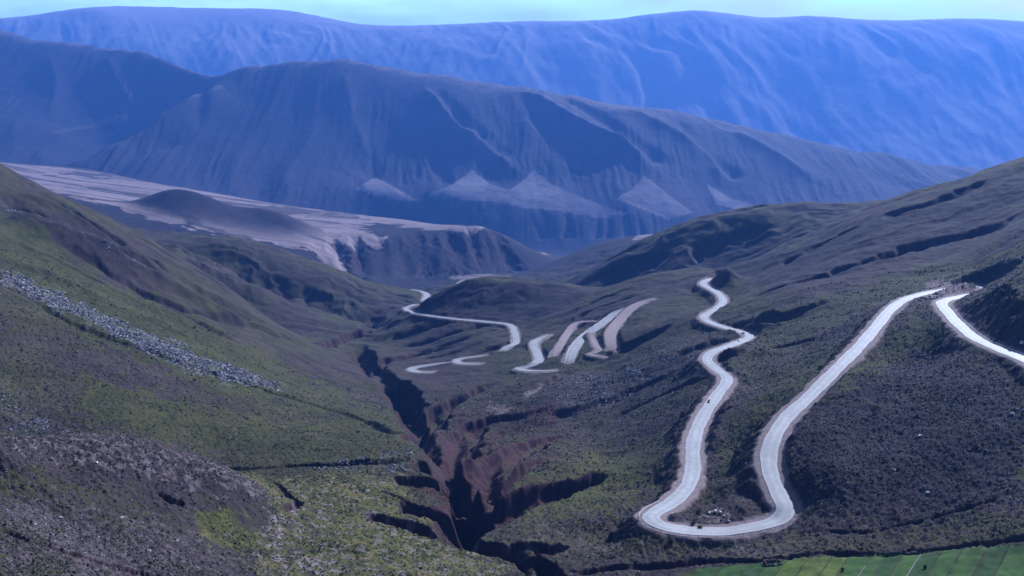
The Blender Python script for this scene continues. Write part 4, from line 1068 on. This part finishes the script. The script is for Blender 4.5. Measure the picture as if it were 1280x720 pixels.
# lone columnar plant on the bank of the canyon
x, y, z = spot(685, 580, 400); t = empty('cactus', (x, y, z)); tag(t, 'tall yellow-green columnar plant standing alone on the grassy bank above the canyon', 'cactus')
M['cactus'] = plain('cactus_skin', (.15, .15, .045), .8, 0, .3, 6.0)
def column(h, r0, nm, par, off=(0, 0, 0)):
    bm = bmesh.new(); n = 24; rings = []
    for k in range(12):
        f_ = k / 11; rr_ = r0 * (.85 + .25 * math.sin(f_ * 3.1)) * math.sqrt(max(1 - f_ ** 8, .03))
        rings.append([bm.verts.new((off[0] + rr_ * (1 + .12 * (j % 2)) * math.cos(j * 6.2832 / n), off[1] + rr_ * (1 + .12 * (j % 2)) * math.sin(j * 6.2832 / n), off[2] + h * f_ - .15)) for j in range(n)])
    for a_, b_ in zip(rings[:-1], rings[1:]):
        for j in range(n): bm.faces.new((a_[j], a_[(j + 1) % n], b_[(j + 1) % n], b_[j]))
    bm.faces.new(rings[-1]); bm_obj(nm, bm, M['cactus'], par)
column(3.6, .36, 'trunk', t); column(1.3, .22, 'arm', t, (.55, .1, 1.3))

# a far huddle of trees on the valley floor
r = np.random.default_rng(3); Vs = []; base = 0; pts_ = []
for k in range(70):
    x, y, z = spot(r.uniform(525, 572), r.uniform(338, 349), 2000, 4300); pts_.append((x, y, z))
n = 40; V = []
for x, y, z in pts_:
    h = r.uniform(2.5, 5); c = r.normal(0, 1, (n, 3)); c /= np.linalg.norm(c, axis=1)[:, None]; c = c * np.array([h * .3, h * .3, h * .5]) * r.random(n)[:, None] ** .4 + np.array([x, y, z + h * .5])
    d1 = r.normal(0, .45, (n, 3)); d2 = r.normal(0, .45, (n, 3)); V.append(np.stack([c - d1, c + d2, c + d1, c - d2], 1).reshape(-1, 3))
V = np.concatenate(V); o = raw_mesh('distant_trees', V, np.arange(len(V)).reshape(-1, 4), M['leaf'], False); o['kind'] = 'stuff'
tone = np.repeat(r.random(len(V) // 4), 4); set_attr(o.data, 'tone', np.stack([tone, tone, tone, tone * 0 + 1], 1))


# ------------------------------------------------------------------ air
def haze():
    m = bpy.data.materials.new('haze_air'); m.use_nodes = True
    nt = m.node_tree
    for n in list(nt.nodes):
        if n.type != 'OUTPUT_MATERIAL': nt.nodes.remove(n)
    pv = nt.nodes.new('ShaderNodeVolumePrincipled')
    pv.inputs['Color'].default_value = (.15, .35, 1.0, 1)
    pv.inputs['Density'].default_value = 5.0e-5
    pv.inputs['Anisotropy'].default_value = .2
    nt.links.new(pv.outputs['Volume'], nt.nodes['Material Output'].inputs['Volume'])
    x0, x1, y0, y1, z0, z1 = -19000, 19000, -400, 21600, float(Z.min()) - 40, float(Z.max()) + 60
    v = [(x, y, z) for z in (z0, z1) for y in (y0, y1) for x in (x0, x1)]
    f = [(0, 2, 3, 1), (4, 5, 7, 6), (0, 1, 5, 4), (2, 6, 7, 3), (0, 4, 6, 2), (1, 3, 7, 5)]
    o = link_mesh('haze', v, f, m); o['kind'] = 'stuff'
haze()

# ------------------------------------------------------------------ light, camera, view
SUN_AZ, SUN_EL = math.radians(39), math.radians(33)     # to the right of straight ahead
w = bpy.data.worlds.new('World'); sc.world = w; w.use_nodes = True
nt = w.node_tree; bg = nt.nodes['Background']
sky = nt.nodes.new('ShaderNodeTexSky'); sky.sky_type = 'NISHITA'; sky.sun_disc = False
sky.sun_elevation = SUN_EL; sky.sun_rotation = SUN_AZ; sky.altitude = 300; sky.air_density = 1.0; sky.dust_density = 3.0; sky.ozone_density = 1.0
tc = nt.nodes.new('ShaderNodeTexCoord'); mp_ = nt.nodes.new('ShaderNodeMapping'); mp_.inputs['Scale'].default_value = (2.2, 2.2, 9)
nz = nt.nodes.new('ShaderNodeTexNoise'); nz.inputs['Scale'].default_value = 2.6; nz.inputs['Detail'].default_value = 6
nt.links.new(tc.outputs['Generated'], mp_.inputs['Vector']); nt.links.new(mp_.outputs['Vector'], nz.inputs['Vector'])
sp = nt.nodes.new('ShaderNodeSeparateXYZ'); nt.links.new(tc.outputs['Generated'], sp.inputs['Vector'])
lowm = nt.nodes.new('ShaderNodeMapRange'); lowm.inputs['From Min'].default_value = .10; lowm.inputs['From Max'].default_value = .22; lowm.inputs['To Min'].default_value = 1; lowm.inputs['To Max'].default_value = 0
nt.links.new(sp.outputs['Z'], lowm.inputs['Value'])
cm = nt.nodes.new('ShaderNodeMapRange'); cm.inputs['From Min'].default_value = .34; cm.inputs['From Max'].default_value = .62; cm.inputs['To Min'].default_value = .35; cm.inputs['To Max'].default_value = .95
nt.links.new(nz.outputs['Fac'], cm.inputs['Value'])
ml = nt.nodes.new('ShaderNodeMath'); ml.operation = 'MULTIPLY'; nt.links.new(cm.outputs['Result'], ml.inputs[0]); nt.links.new(lowm.outputs['Result'], ml.inputs[1])
mx = nt.nodes.new('ShaderNodeMix'); mx.data_type = 'RGBA'; nt.links.new(ml.outputs[0], mx.inputs['Factor']); nt.links.new(sky.outputs['Color'], mx.inputs[6]); mx.inputs[7].default_value = (14.0, 20.0, 17.0, 1)
nt.links.new(mx.outputs[2], bg.inputs['Color']); bg.inputs['Strength'].default_value = .055
L = bpy.data.lights.new('sun', 'SUN'); L.energy = 5.0; L.angle = math.radians(.53); L.color = (1, .96, .9)
lo = bpy.data.objects.new('sun', L); col.objects.link(lo)
from mathutils import Vector
sd = Vector((math.sin(SUN_AZ) * math.cos(SUN_EL), math.cos(SUN_AZ) * math.cos(SUN_EL), math.sin(SUN_EL)))
lo.rotation_euler = sd.to_track_quat('Z', 'Y').to_euler(); lo.location = sd * 500
cam = bpy.data.cameras.new('camera'); co = bpy.data.objects.new('camera', cam); col.objects.link(co)
cam.sensor_width = 36; cam.lens = 36 * F / 1280; cam.clip_start = .5; cam.clip_end = 60000
co.rotation_euler = (math.pi / 2 - PITCH, 0, 0); sc.camera = co
vs = sc.view_settings
vs.view_transform = 'Standard'; vs.look = 'None'; vs.gamma = 1; vs.exposure = 0.63; vs.use_curve_mapping = False
try:
    vs.use_white_balance = True; vs.white_balance_temperature = 5150; vs.white_balance_tint = 15
except Exception: pass
sc.cycles.use_denoising = True
sc.cycles.max_bounces = 4; sc.cycles.diffuse_bounces = 2; sc.cycles.glossy_bounces = 1; sc.cycles.volume_bounces = 1; sc.cycles.transmission_bounces = 2
